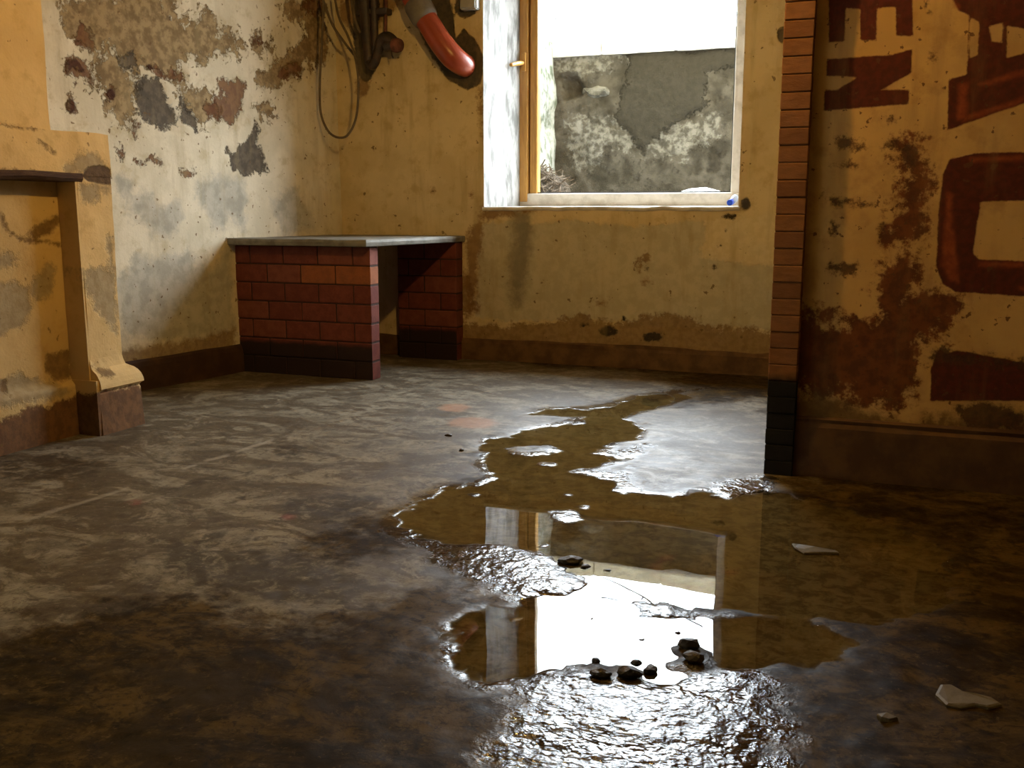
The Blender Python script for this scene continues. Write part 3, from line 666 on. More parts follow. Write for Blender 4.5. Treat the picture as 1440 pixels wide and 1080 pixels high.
# floor: trodden concrete, damp and dirty, with its own relief
def floor_material():
    nb = NB('damp_concrete')
    st = nb.scalev(nb.pos, (1.0, 1.0, 1.0))
    n1 = nb.noise(1.3, 8, 0.66, st, 0.5); n2 = nb.noise(4.2, 9, 0.74, st, 0.8); n3 = nb.noise(17, 7, 0.74, st, 0.5); n4 = nb.noise(120, 3, 0.6)
    n5 = nb.noise(2.3, 9, 0.72, nb.scalev(nb.pos, (1.0, 1.7, 1.0)), 1.2)
    dry = nb.layer_mask('dry', 0.42, 3.4, 0.13, 9)
    n6 = nb.noise(48, 6, 0.72, st, 0.3); n7 = nb.noise(9, 8, 0.75, nb.scalev(nb.pos, (1.0, 1.5, 1.0)), 0.8)
    ca = nb.mix(nb.ss(n2, 0.38, 0.60), (0.23, 0.205, 0.150), (0.125, 0.102, 0.064))
    ca = nb.mix(nb.math('MULTIPLY', nb.ss(n5, 0.47, 0.53), 0.85), ca, (0.062, 0.042, 0.020))
    ca = nb.mix(nb.math('MULTIPLY', nb.ss(n3, 0.54, 0.62), 0.85), ca, (0.05, 0.034, 0.018))
    ca = nb.mix(nb.math('MULTIPLY', nb.ss(n3, 0.40, 0.33), 0.5), ca, (0.24, 0.22, 0.18))
    cb = nb.mix(nb.ss(n2, 0.41, 0.57), (0.088, 0.055, 0.015), (0.031, 0.0185, 0.0055))  # damp concrete, colour darkened further to imitate light falling off in the foreground
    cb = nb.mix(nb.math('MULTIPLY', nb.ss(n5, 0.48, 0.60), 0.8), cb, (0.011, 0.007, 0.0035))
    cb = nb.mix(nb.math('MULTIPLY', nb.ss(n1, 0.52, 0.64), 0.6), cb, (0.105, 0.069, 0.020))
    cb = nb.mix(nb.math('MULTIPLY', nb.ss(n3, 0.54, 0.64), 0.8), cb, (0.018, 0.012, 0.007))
    ca = nb.mix(nb.math('MULTIPLY', nb.ss(n7, 0.53, 0.60), 0.7), ca, (0.055, 0.038, 0.019))
    ca = nb.mix(nb.math('MULTIPLY', nb.ss(n6, 0.56, 0.66), 0.75), ca, (0.045, 0.032, 0.018))
    ca = nb.mix(nb.math('MULTIPLY', nb.ss(n6, 0.42, 0.34), 0.45), ca, (0.30, 0.27, 0.21))
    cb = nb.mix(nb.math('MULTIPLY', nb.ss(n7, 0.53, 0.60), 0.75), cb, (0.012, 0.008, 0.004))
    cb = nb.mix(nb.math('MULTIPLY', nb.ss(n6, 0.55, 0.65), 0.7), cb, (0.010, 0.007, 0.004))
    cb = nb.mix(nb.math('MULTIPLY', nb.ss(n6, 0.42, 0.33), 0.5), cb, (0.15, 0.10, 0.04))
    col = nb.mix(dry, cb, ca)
    dk = nb.layer_mask('dark', 0.10, 8, 0.03, 8)
    col = nb.mix(nb.math('MULTIPLY', nb.math('MULTIPLY', dk, nb.ss(n3, 0.38, 0.53)), 0.92), col, (0.036, 0.024, 0.011))
    col = nb.mix(nb.math('MULTIPLY', nb.layer_mask('ochre', 0.05, 10, 0.03), 0.6), col, (0.30, 0.14, 0.06))
    col = nb.mix(nb.math('MULTIPLY', nb.layer_mask('red', 0.03, 14, 0.02), 0.42), col, (0.24, 0.02, 0.03))
    col = nb.mix(nb.math('MULTIPLY', nb.layer_mask('line', 0.016, 26, 0.010), 0.38), col, (0.40, 0.37, 0.30))
    under_w = nb.ss(nb.attr('depth'), 0.002, -0.002)
    col = nb.mix(nb.math('MULTIPLY', under_w, 0.6), col, nb.mix(nb.ss(n3, 0.4, 0.6), (0.20, 0.16, 0.072), (0.10, 0.076, 0.032)))
    film = nb.layer_mask('film', 0.12, 6, 0.05, 6)
    shore = nb.math('MULTIPLY', nb.ss(nb.attr('shore'), 0.09, 0.0), 0.8)
    fz_ = nb.ss(nb.attr('film'), 0.10, -0.10)
    gv = nb.noise(38, 3, 0.6)
    col = nb.mix(nb.math('MULTIPLY', film, 0.85), col, nb.mix(nb.ss(gv, 0.42, 0.6), (0.012, 0.009, 0.006), (0.07, 0.05, 0.03)))
    above = nb.math('SUBTRACT', 1.0, under_w)
    film = nb.math('MULTIPLY', nb.math('MAXIMUM', film, shore), above)
    rb = nb.ss(n3, 0.35, 0.65, 0.42, 0.62)
    ra = nb.ss(n2, 0.35, 0.65, 0.42, 0.60)
    rough = nb.mixf(film, nb.mixf(dry, rb, ra), 0.035)
    spec = nb.mixf(film, nb.mixf(dry, 0.06, 0.36), 0.6)
    h = nb.math('MULTIPLY', n3, 0.0009)
    h = nb.math('MULTIPLY_ADD', n2, 0.002, h)
    g = nb.math('MULTIPLY', nb.noise(62, 1, 0.5), 0.0026)
    g = nb.math('MULTIPLY_ADD', nb.noise(26, 1, 0.5), 0.0036, g)
    h = nb.math('MULTIPLY_ADD', film, g, h)
    spec = nb.math('MULTIPLY', spec, above)
    return nb.out(col, rough, nb.bump(h, 1.0), spec)
M['floor'] = floor_material()

def schlick(nt, f0):
    """reflectance of a thin clear sheet, the same from both sides"""
    g = nt.nodes.new('ShaderNodeNewGeometry')
    d = nt.nodes.new('ShaderNodeVectorMath'); d.operation = 'DOT_PRODUCT'
    nt.links.new(g.outputs['Incoming'], d.inputs[0]); nt.links.new(g.outputs['Normal'], d.inputs[1])
    def m(op, a, b_=None):
        n = nt.nodes.new('ShaderNodeMath'); n.operation = op
        for s, v in zip(n.inputs, (a, b_)):
            if isinstance(v, bpy.types.NodeSocket): nt.links.new(v, s)
            elif v is not None: s.default_value = v
        return n.outputs[0]
    c = m('ABSOLUTE', d.outputs['Value'])
    k = m('POWER', m('SUBTRACT', 1.0, c), 5.0)
    return m('ADD', m('MULTIPLY', k, 1.0 - f0), f0)

def water_material():
    m = bpy.data.materials.new('still_water'); m.use_nodes = True
    nt = m.node_tree; nt.nodes.clear()
    out = nt.nodes.new('ShaderNodeOutputMaterial')
    mix = nt.nodes.new('ShaderNodeMixShader')
    tr = nt.nodes.new('ShaderNodeBsdfTransparent'); gl = nt.nodes.new('ShaderNodeBsdfGlossy')
    tr.inputs['Color'].default_value = (0.86, 0.83, 0.74, 1)
    gl.inputs['Roughness'].default_value = 0.0
    geo = nt.nodes.new('ShaderNodeNewGeometry')
    no = nt.nodes.new('ShaderNodeTexNoise'); no.inputs['Scale'].default_value = 3.0; no.inputs['Detail'].default_value = 1
    bp = nt.nodes.new('ShaderNodeBump'); bp.inputs['Distance'].default_value = 0.0008
    nt.links.new(geo.outputs['Position'], no.inputs['Vector'])
    nt.links.new(no.outputs['Fac'], bp.inputs['Height'])
    nt.links.new(bp.outputs['Normal'], gl.inputs['Normal'])
    nt.links.new(schlick(nt, 0.022), mix.inputs[0]); nt.links.new(tr.outputs[0], mix.inputs[1]); nt.links.new(gl.outputs[0], mix.inputs[2])
    nt.links.new(mix.outputs[0], out.inputs[0])
    return m
M['water'] = water_material()

def glass_material():
    m = bpy.data.materials.new('window_glass'); m.use_nodes = True
    nt = m.node_tree; nt.nodes.clear()
    out = nt.nodes.new('ShaderNodeOutputMaterial')
    mix = nt.nodes.new('ShaderNodeMixShader')
    tr = nt.nodes.new('ShaderNodeBsdfTransparent'); gl = nt.nodes.new('ShaderNodeBsdfGlossy'); gl.inputs['Roughness'].default_value = 0.02
    nt.links.new(schlick(nt, 0.022), mix.inputs[0]); nt.links.new(tr.outputs[0], mix.inputs[1]); nt.links.new(gl.outputs[0], mix.inputs[2])
    nt.links.new(mix.outputs[0], out.inputs[0])
    return m
M['glass'] = glass_material()

BR = [((0.12, 0.028, 0.018), (0.16, 0.040, 0.025)), ((0.15, 0.037, 0.023), (0.11, 0.027, 0.017)), ((0.11, 0.024, 0.016), (0.14, 0.035, 0.021)), ((0.18, 0.055, 0.035), (0.14, 0.038, 0.024)), ((0.26, 0.085, 0.030), (0.20, 0.065, 0.024))]
M['brick'] = [simple('red_brick_%d' % i, a, b, 16, 0.8, 0.003, zband=(0.235, 0.02, (0.022, 0.010, 0.008), 0.02), front=True) for i, (a, b) in enumerate(BR)]
M['mortar'] = simple('dark_mortar', (0.05, 0.024, 0.016), (0.035, 0.017, 0.011), 20, 0.9, 0.004, zband=(0.235, 0.02, (0.015, 0.008, 0.006), 0.02), front=True)
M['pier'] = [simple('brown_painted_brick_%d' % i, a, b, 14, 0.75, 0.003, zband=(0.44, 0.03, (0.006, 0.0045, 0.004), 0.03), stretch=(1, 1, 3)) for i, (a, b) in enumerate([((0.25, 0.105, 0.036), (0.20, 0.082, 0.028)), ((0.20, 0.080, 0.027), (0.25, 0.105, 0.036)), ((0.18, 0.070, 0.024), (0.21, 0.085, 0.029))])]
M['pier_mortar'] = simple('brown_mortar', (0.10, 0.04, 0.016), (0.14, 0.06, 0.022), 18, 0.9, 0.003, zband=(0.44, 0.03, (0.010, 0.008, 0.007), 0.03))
M['slab'] = simple('grey_stone_slab', (0.20, 0.19, 0.16), (0.12, 0.11, 0.09), 9, 0.5, 0.003)
M['white'] = simple('chipped_white_paint', (0.62, 0.58, 0.51), (0.46, 0.42, 0.35), 8, 0.55, 0.002)
M['reveal'] = simple('grey_white_reveal', (0.40, 0.39, 0.37), (0.16, 0.155, 0.14), 5, 0.7, 0.003, stretch=(3, 3, 0.8))
M['yellow'] = simple('varnished_yellow_wood', (0.46, 0.24, 0.045), (0.36, 0.18, 0.032), 6, 0.38, 0.0008, stretch=(8, 8, 0.8), spec=0.5)
M['gasket'] = simple('black_rubber', (0.015, 0.015, 0.015), (0.03, 0.03, 0.03), 20, 0.6, 0)
M['orange'] = simple('orange_plastic', (0.30, 0.050, 0.017), (0.24, 0.040, 0.014), 6, 0.32, 0.0005, spec=0.5)
M['greyplastic'] = simple('grey_collar', (0.16, 0.14, 0.11), (0.11, 0.095, 0.075), 12, 0.7, 0.002)
M['boxgrey'] = simple('pale_grey_plastic', (0.34, 0.33, 0.29), (0.26, 0.25, 0.22), 10, 0.5, 0.001)
M['iron'] = simple('rusty_black_iron', (0.028, 0.020, 0.017), (0.06, 0.035, 0.024), 18, 0.55, 0.002, spec=0.5)
M['rustcap'] = simple('rusted_cap', (0.17, 0.06, 0.04), (0.10, 0.04, 0.025), 18, 0.7, 0.002)
M['cable'] = simple('dusty_cable', (0.10, 0.075, 0.045), (0.14, 0.105, 0.06), 20, 0.7, 0)
M['stone'] = simple('wet_dark_stone', (0.022, 0.017, 0.013), (0.045, 0.034, 0.024), 30, 0.42, 0.004, spec=0.5)
M['flake'] = simple('plaster_flake', (0.16, 0.135, 0.09), (0.12, 0.10, 0.065), 20, 0.6, 0.002)
M['pit'] = plaster('weathered_render', [(0.055, 0.050, 0.042), (0.030, 0.027, 0.022), (0.014, 0.012, 0.0095)], [
    ('pale', (0.13, 0.126, 0.115), (0.045, 0.042, 0.036), 0.26, 9, 0.05, 0.0, 0.85),
    ('dark', (0.016, 0.014, 0.012), (0.03, 0.026, 0.02), 0.04, 12, 0.03, 0.01, 0.9),
    ('patch', (0.030, 0.027, 0.022), (0.023, 0.021, 0.017), 0.12, 12, 0.012, -0.01, 0.97)], mott=(5.0, 16.0), extra_bump=2.5, spec=0.02)
M['pitside'] = simple('mossy_pale_render', (0.22, 0.22, 0.20), (0.06, 0.07, 0.05), 7, 0.85, 0.006, spec=0.02)
M['coping'] = simple('pale_coping_stone', (0.70, 0.69, 0.66), (0.50, 0.49, 0.46), 9, 0.8, 0.004)
M['ground'] = simple('pale_ground', (0.45, 0.44, 0.41), (0.36, 0.35, 0.32), 5, 0.9, 0.005)
M['ground_stone'] = simple('grey_rubble', (0.11, 0.107, 0.096), (0.05, 0.048, 0.042), 14, 0.9, 0.01, spec=0.02)
M['twig'] = simple('dry_twigs', (0.05, 0.038, 0.026), (0.12, 0.095, 0.07), 25, 0.85, 0, spec=0.05)
M['soil'] = simple('leaf_litter', (0.022, 0.018, 0.013), (0.045, 0.035, 0.025), 25, 0.9, 0.01, spec=0.02)
M['foam'] = simple('white_foam', (0.85, 0.85, 0.85), (0.75, 0.75, 0.74), 15, 0.8, 0.004)
M['blue'] = simple('blue_plastic', (0.02, 0.09, 0.75), (0.015, 0.07, 0.6), 10, 0.35, 0)
M['milky'] = simple('milky_plastic', (0.50, 0.58, 0.75), (0.42, 0.5, 0.68), 10, 0.35, 0)
M['brass'] = simple('lamp_holder', (0.05, 0.045, 0.04), (0.07, 0.06, 0.05), 10, 0.5, 0)

# ---------------------------------------------------------------- the room
CEIL = 3.1
WX0, WX1, WZ0, WZ1 = -2.92, -1.035, 1.16, 2.86      # window opening in the back wall
YB = 7.02

def spaced(*segs):
    o = [segs[0][0]]
    for a, b, st in segs:
        n = max(1, int(round((b - a) / st)))
        o += list(np.linspace(a, b, n + 1)[1:])
    return np.array(o)

# floor with basins for the standing water
fu = spaced((-5.0, -4.6, 0.1), (-4.6, 1.3, 0.014), (1.3, 2.4, 0.1))
fv = spaced((-2.2, 1.4, 0.12), (1.4, 4.6, 0.0115), (4.6, 7.1, 0.02))
FU, FV = np.meshgrid(fu, fv)
FP = np.stack([FU.ravel(), FV.ravel()], 1)
near = (FP[:, 1] > 1.3) & (FP[:, 0] > -4.7) & (FP[:, 0] < 1.4)
fat = {}
for k in ('water', 'pool', 'dry', 'dark', 'line', 'ochre', 'red', 'film'):
    a = np.full(len(FP), 0.4); a[near] = sdf_layer(FP[near], 'floor', k); fat[k] = a
def floor_height(x, y, sw, sp):
    s = np.minimum(sw, sp)
    s = s + 0.10 * fbm(x, y, 4, 5.0) + 0.035 * fbm(x + 7.7, y, 3, 24.0)
    h = np.where(s > 0, 0.0065 * (1 - np.exp(-s / 0.045)), -0.010 * (1 - np.exp(s / 0.05)))
    rough_zone = np.clip((3.6 - y) / 1.2, 0.25, 1.0)
    h = h + 0.0042 * rough_zone * fbm(x, y, 4, 16.0) + 0.004 * fbm(x, y, 3, 2.2) * np.clip(s / 0.1, 0, 1)
    return h
fh = floor_height(FP[:, 0], FP[:, 1], fat['water'], fat['pool'])
fat_store = {k: v for k, v in fat.items()}
fat_store['depth'] = fh
fat_store['shore'] = np.minimum(fat['water'], fat['pool']) + np.clip((FP[:, 0] + 0.75) / 0.25, 0, 1) * (FP[:, 1] < 4.0)
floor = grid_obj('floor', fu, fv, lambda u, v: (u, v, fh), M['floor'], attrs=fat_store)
structure(floor, 'dirty damp concrete floor with shallow hollows')

# left wall (slightly out of square)
LT = np.array([0.155, 1.0]); LT /= np.linalg.norm(LT)
LN = np.array([LT[1], -LT[0]])
LO = np.array([-4.154, 7.02])
lu = spaced((-9.4, -3.4, 0.2), (-3.4, 0.02, 0.022)); lv = spaced((0.0, 0.9, 0.03), (0.9, CEIL, 0.022))
GU, GV = np.meshgrid(lu, lv); P = np.stack([GU.ravel(), GV.ravel()], 1)
la = {k: sdf_layer(P, 'left', k) for k in ('grey', 'brown', 'rust', 'cement', 'damp', 'hole')}
def left_fn(u, v):
    d = 0.010 * fbm(u, v, 3, 1.3) + 0.004 * fbm(u, v, 3, 6)
    for k, dp in (('brown', .006), ('cement', .010), ('rust', .006)):
        d = d - dp * np.clip(-la[k] / 0.03 + .5 + 2 * fbm(u, v, 3, 9), 0, 1)
    return LO[0] + LT[0] * u + LN[0] * d, LO[1] + LT[1] * u + LN[1] * d, v
wl = grid_obj('wall_left', lu, lv, left_fn, M['left'], attrs=la, flip=True)
structure(wl, 'peeling whitewashed wall with brown and grey bare patches')

# back wall with the window opening
bu = np.unique(np.concatenate([spaced((-4.3, WX0, 0.022)), spaced((WX0, WX1, 0.0377)), spaced((WX1, 0.2, 0.022)), spaced((0.2, 2.35, 0.15))]).round(5))
bv = np.unique(np.concatenate([spaced((0.0, WZ0, 0.02)), spaced((WZ0, WZ1, 0.025)), spaced((WZ1, CEIL, 0.04))]).round(5))
GU, GV = np.meshgrid(bu, bv); P = np.stack([GU.ravel(), GV.ravel()], 1)
ba = {k: sdf_layer(P, 'back', k) for k in ('grey', 'cream', 'soot', 'brown', 'rust', 'cement', 'black')}
def back_fn(u, v):
    d = 0.010 * fbm(u, v, 3, 1.3) + 0.004 * fbm(u, v, 3, 6)
    edge = np.clip(np.maximum(np.maximum(WX0 - u, u - WX1), np.maximum(WZ0 - v, v - WZ1)) / 0.05, 0, 1)
    for k, dp in (('cement', .012), ('grey', .003)):
        d = d - dp * np.clip(-ba[k] / 0.03 + .5 + 2 * fbm(u, v, 3, 9), 0, 1)
    return u, YB - d * edge, v
wb = grid_obj('wall_back', bu, bv, back_fn, M['back'], attrs=ba,
              keep=lambda u, v: ~((u > WX0) & (u < WX1) & (v > WZ0) & (v < WZ1)))
structure(wb, 'yellowed stained plaster wall below and around the window')

# thick masonry of the outer wall: outer face and unseen storeys, made tall and wide to dim the light well; daylight enters only by the window
def slab_box(name, dims, mat, parent=None):
    return bm_obj(name, box_bm(*dims), mat, parent)
for dims in ((-16.0, -2.94, 7.08, 7.72, -0.3, 14.0), (-1.01, 14.0, 7.08, 7.72, -0.3, 14.0), (-2.94, -1.01, 7.08, 7.72, -0.3, 1.10), (-2.94, -1.01, 7.08, 7.72, 2.93, 14.0)):
    slab_box('masonry', dims, M['plain'], wb)

def shell(name, dims, mat, label):
    return structure(slab_box(name, dims, mat), label)
shell('ceiling', (-5.6, 2.7, -2.5, 7.2, CEIL, CEIL + 0.25), M['plain'], 'dingy plaster ceiling')
shell('wall_right', (2.3, 2.6, -2.5, 7.2, -0.1, CEIL + .05), M['plain'], 'dingy plaster wall at the right side of the room')
shell('wall_front', (-5.6, 2.7, -2.5, -2.2, -0.1, CEIL + .05), M['plain'], 'dingy plaster wall facing the window wall')

# skirtings: lofted profile (offset from wall, height) along a straight run
def skirting(name, p0, p1, nrm, prof, mat, label, seg=40, wob=0.006):
    p0 = np.array(p0, float); p1 = np.array(p1, float); nrm = np.array(nrm, float)
    V = []; Fc = []
    n = len(prof)
    for i in range(seg + 1):
        t = i / seg
        b = p0 * (1 - t) + p1 * t
        for j, (d, z) in enumerate(prof):
            jit = wob * float(fbm(np.array([b[0] * 3 + b[1] * 3 + j * 1.7]), np.array([z * 9 + 3.3]), 3, 1.0)[0])
            q = b + nrm * (d + (jit if d > 0 else 0))
            V.append((q[0], q[1], max(z + (jit if z > 0.03 else 0), -0.02)))
    for i in range(seg):
        for j in range(n - 1):
            Fc.append((i * n + j, (i + 1) * n + j, (i + 1) * n + j + 1, i * n + j + 1))
    Fc.append(tuple(range(n))); Fc.append(tuple(seg * n + j for j in range(n))[::-1])
    o = mesh_obj(name, V, Fc, mat)
    return structure(o, label)
def lp(u, d=0.0):
    q = LO + LT * u + LN * d
    return q
skirting('baseboard_left', lp(-2.95), lp(-0.02), LN, [(-0.03, 0.20), (0.006, 0.205), (0.020, 0.19), (0.026, 0.16), (0.030, 0.02), (0.032, -0.02), (-0.03, -0.02)], M['skirt'], 'dark brown skirting of the whitewashed wall')
skirting('baseboard_back', (-4.15, YB), (2.3, YB), np.array([0, -1.0]), [(-0.03, 0.165), (0.004, 0.17), (0.016, 0.155), (0.022, 0.13), (0.028, 0.02), (0.032, -0.02), (-0.03, -0.02)], M['skirt_back'], 'brown stained crumbling skirting under the window', seg=90, wob=0.014)

# ---------------------------------------------------------------- lettered partition and its brick pier
YP = 4.41
pu = spaced((-0.37, 0.75, 0.008), (0.75, 2.32, 0.1)); pv = spaced((0.0, 2.15, 0.008), (2.15, CEIL, 0.05))
GU, GV = np.meshgrid(pu, pv); P = np.stack([GU.ravel(), GV.ravel()], 1)
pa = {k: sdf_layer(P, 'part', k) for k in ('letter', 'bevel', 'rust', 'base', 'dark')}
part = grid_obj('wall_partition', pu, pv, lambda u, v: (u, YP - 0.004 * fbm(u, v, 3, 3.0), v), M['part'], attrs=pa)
structure(part, 'partition wall with dark red sign lettering and rusty stains')
slab_box('masonry', (-0.365, 2.32, YP + 0.01, YP + 0.11, 0.0, CEIL), M['plain'], part)
skirting('baseboard_partition', (-0.372, YP), (2.3, YP), np.array([0, -1.0]), [(-0.02, 0.262), (0.012, 0.268), (0.020, 0.256), (0.016, 0.242), (0.030, 0.225), (0.034, 0.15), (0.040, 0.02), (0.040, -0.02), (-0.02, -0.02)], M['skirt_part'], 'damp brown skirting with a bead under the lettered partition', seg=60, wob=0.005)

pier = empty('brick_pier', (-0.43, 4.40, 0))
tag(pier, 'narrow brown painted brick pier at the edge of the lettered partition', 'pier')
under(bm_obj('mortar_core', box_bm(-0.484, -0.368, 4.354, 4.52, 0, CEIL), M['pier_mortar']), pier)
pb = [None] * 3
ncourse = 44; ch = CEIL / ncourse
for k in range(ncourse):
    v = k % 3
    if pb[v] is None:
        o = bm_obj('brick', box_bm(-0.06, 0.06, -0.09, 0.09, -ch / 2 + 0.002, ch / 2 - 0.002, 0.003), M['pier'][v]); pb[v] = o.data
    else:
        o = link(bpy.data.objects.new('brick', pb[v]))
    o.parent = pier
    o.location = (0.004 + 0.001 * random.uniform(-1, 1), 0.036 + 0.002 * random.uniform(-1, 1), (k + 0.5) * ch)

# ---------------------------------------------------------------- fireplace
def subdiv_box(name, dims, mat, parent, cell=0.03, wob=0.004, keys=('grey', 'brown', 'cement', 'damp'), surf='fire'):
    x0, x1, y0, y1, z0, z1 = dims
    b = bmesh.new()
    bmesh.ops.create_cube(b, size=1)
    for v in b.verts:
        v.co = Vector((x0 if v.co.x < 0 else x1, y0 if v.co.y < 0 else y1, z0 if v.co.z < 0 else z1))
    for ax, (a0, a1) in enumerate(((x0, x1), (y0, y1), (z0, z1))):
        n = int((a1 - a0) / cell)
        for i in range(1, n):
            c = [0, 0, 0]; c[ax] = a0 + (a1 - a0) * i / n
            nn = [0, 0, 0]; nn[ax] = 1
            bmesh.ops.bisect_plane(b, geom=list(b.verts) + list(b.edges) + list(b.faces), plane_co=c, plane_no=nn)
    b.normal_update()
    co = np.array([v.co[:] for v in b.verts])
    d = fbm(co[:, 1] + co[:, 0], co[:, 2] + 3.1, 3, 5.0) * wob * 2
    for v, dd in zip(b.verts, d):
        v.co += v.normal * float(dd)
    o = bm_obj(name, b, mat, None, smooth=False)
    add_attrs(o, surf, (1, 2), keys)
    return under(o, parent)
XF = -3.79
fire = empty('fireplace', (-4.1, 3.3, 0))
tag(fire, 'old ochre plastered fireplace surround with a shallow recessed panel', 'fireplace')
subdiv_box('pilaster', (-4.60, XF, 3.90, 4.125, 0.0, 1.312), M['fire'], fire)
subdiv_box('pilaster', (-4.86, XF, 2.30, 2.55, 0.0, 1.312), M['fire'], fire, cell=0.08)
subdiv_box('mantel', (-4.60, XF + 0.004, 2.26, 4.128, 1.312, 1.522), M['fire'], fire)
subdiv_box('chimney_breast', (-4.66, XF - 0.004, 2.6, 3.765, 1.515, CEIL - 0.01), M['fire'], fire, cell=0.04)
# bricked up panel
nu_ = spaced((2.5, 3.0, 0.05), (3.0, 3.91, 0.014)); nv_ = spaced((0.0, 1.33, 0.014))
GU, GV = np.meshgrid(nu_, nv_); P = np.stack([GU.ravel(), GV.ravel()], 1)
na = {k: sdf_layer(P, 'niche', k) for k in ('grey', 'brown', 'damp')}
na['cement'] = np.full(len(P), 0.4)
def niche_fn(u, v):
    return XF - 0.12 + 0.006 * fbm(u, v, 3, 3) + np.clip((0.30 - v) / 0.03, 0, 1) * 0.035, u, v
under(grid_obj('recessed_panel', nu_, nv_, niche_fn, M['niche'], attrs=na), fire)
subdiv_box('jamb', (XF - 0.13, XF - 0.001, 3.886, 3.902, 0.0, 1.31), M['fire'], fire, wob=0.001)
subdiv_box('jamb', (XF - 0.13, XF - 0.001, 2.548, 2.562, 0.0, 1.31), M['fire'], fire, wob=0.001)
# charred lintel under the mantel, its lower edge uneven
V = []; Fc = []
ns = 50
for i in range(ns + 1):
    y = 2.40 + (3.93 - 2.40) * i / ns
    j = 0.010 * float(fbm(np.array([y * 5]), np.array([1.7]), 3, 1.0)[0])
    V += [(XF + 0.012 + j, y, 1.325 + j * .6), (XF + 0.015 + j, y, 1.300 + j), (XF + 0.002, y, 1.285 + j), (XF - 0.15, y, 1.280), (XF - 0.15, y, 1.33)]
for i in range(ns):
    for j in range(4):
        Fc.append((i * 5 + j, i * 5 + j + 1, i * 5 + j + 6, i * 5 + j + 5))
Fc += [tuple(range(5))[::-1], tuple(ns * 5 + j for j in range(5))]
under(mesh_obj('lintel', V, Fc, M['lintel']), fire)
# moulded foot of the pilaster: lofted rings
prof = [(0.40, -0.002), (0.37, 0.004), (0.345, 0.012), (0.335, 0.028), (0.325, 0.045), (0.31, 0.060), (0.29, 0.072), (0.265, 0.080), (0.245, 0.082), (0.238, 0.070), (0.226, 0.060), (0.218, 0.066), (0.10, 0.070), (0.0, 0.074), (-0.02, 0.074)]
V = []; Fc = []
for z, d in prof:
    for kk in range(9):
        V.append((XF + d * 0.75 + 0.003 * float(fbm(np.array([kk * .9 + 5]), np.array([z * 14]), 3, 1.)[0]), 3.895 + (4.125 + d - 3.895) * kk / 8, z))
    for kk in range(1, 6):
        V.append((XF + d * 0.75 - (0.6 + d * 0.75) * kk / 5, 4.125 + d, z))
    V.append((-4.39, 3.895, z))
n = 15
for i in range(len(prof) - 1):
    for j in range(n):
        j2 = (j + 1) % n
        Fc.append((i * n + j, i * n + j2, (i + 1) * n + j2, (i + 1) * n + j))
Fc.append(tuple(range(n))[::-1])
foot = mesh_obj('pilaster_foot', V, Fc, M['fire'], smooth=False)
add_attrs(foot, 'fire', (1, 2), ('grey', 'brown', 'cement', 'damp'))
under(foot, fire)
subdiv_box('foot_jamb', (XF - 0.13, XF + 0.05, 3.876, 3.897, 0.0, 0.29), M['fire'], fire, wob=0.001)

# ---------------------------------------------------------------- brick bench
def brick_wall(name, label, x0, x1, y0, y1, z1, courses, blen, odd, seed, special=None):
    t = empty(name, (x0, y0, 0))
    tag(t, label, 'brick wall')
    under(bm_obj('mortar_core', box_bm(x0 + 0.004, x1 - 0.006, y0 + 0.006, y1 - 0.004, 0, z1), M['mortar']), t)
    hgt = z1 / courses
    r = random.Random(seed)
    cache = {}
    for c in range(courses):
        x = x1 - (blen * (0.5 if c % 2 == odd else 1.0))
        xr = x1
        i = 0
        while xr > x0 + 0.02:
            xl = max(x, x0)
            ln = round(xr - xl, 3)
            mi = r.choice([0, 1, 2, 2, 0, 3]) if not special or (c, i) not in special else special[(c, i)]
            key = (ln, mi)
            if key not in cache:
                o = bm_obj('brick', box_bm(-ln / 2 + 0.004, ln / 2 - 0.004, -(y1 - y0) / 2, (y1 - y0) / 2, -hgt / 2 + 0.004, hgt / 2 - 0.004, 0.005), M['brick'][mi])
                cache[key] = o.data
            else:
                o = link(bpy.data.objects.new('brick', cache[key]))
            o.parent = t
            o.location = ((xl + xr) / 2 - x0 + (0.0 if i == 0 else r.uniform(-.0015, .0015)), (y0 + y1) / 2 - y0 + r.uniform(-.002, .002), (c + .5) * hgt)
            xr = xl; x = xl - blen; i += 1
    return t
brick_wall('brick_support_wall', 'red brick wall carrying the free edge of the stone slab', -4.37, -3.262, 5.872, 5.988, 0.904, 7, 0.272, 0, 3,
           special={(5, 0): 4, (5, 1): 4, (6, 0): 3})
brick_wall('brick_support_wall', 'short red brick wall against the window wall under the stone slab', -3.60, -3.098, 6.90, 7.03, 0.904, 7, 0.272, 1, 9)
# stone slab with an uneven edge
edge = []
corners = [(-4.372, 5.80), (-3.25, 5.80), (-3.078, 7.03), (-4.175, 7.03)]
for k in range(4):
    a = np.array(corners[k]); b = np.array(corners[(k + 1) % 4])
    m = 26
    nrm = np.array([(b - a)[1], -(b - a)[0]]); nrm /= np.linalg.norm(nrm)
    for i in range(m):
        q = a + (b - a) * i / m
        if k in (0, 1): q = q + nrm * 0.007 * float(fbm(np.array([q[0] * 7]), np.array([q[1] * 7]), 3, 1.)[0])
        edge.append(q)
n = len(edge); V = []; Fc = []
for z, s in ((0.905, -0.004), (0.911, 0.0), (0.932, 0.004), (0.946, 0.001), (0.950, -0.006)):
    for q in edge:
        c = np.array([-3.7, 6.4]); dd = (q - c) / np.linalg.norm(q - c)
        p = q + dd * s
        zz = z + (0.004 * float(fbm(np.array([q[0] * 9]), np.array([q[1] * 9 + z * 40]), 2, 1.)[0]))
        V.append((p[0], p[1], zz if z > 0.906 else z))
for r_ in range(4):
    for i in range(n):
        j = (i + 1) % n
        Fc.append((r_ * n + i, r_ * n + j, (r_ + 1) * n + j, (r_ + 1) * n + i))
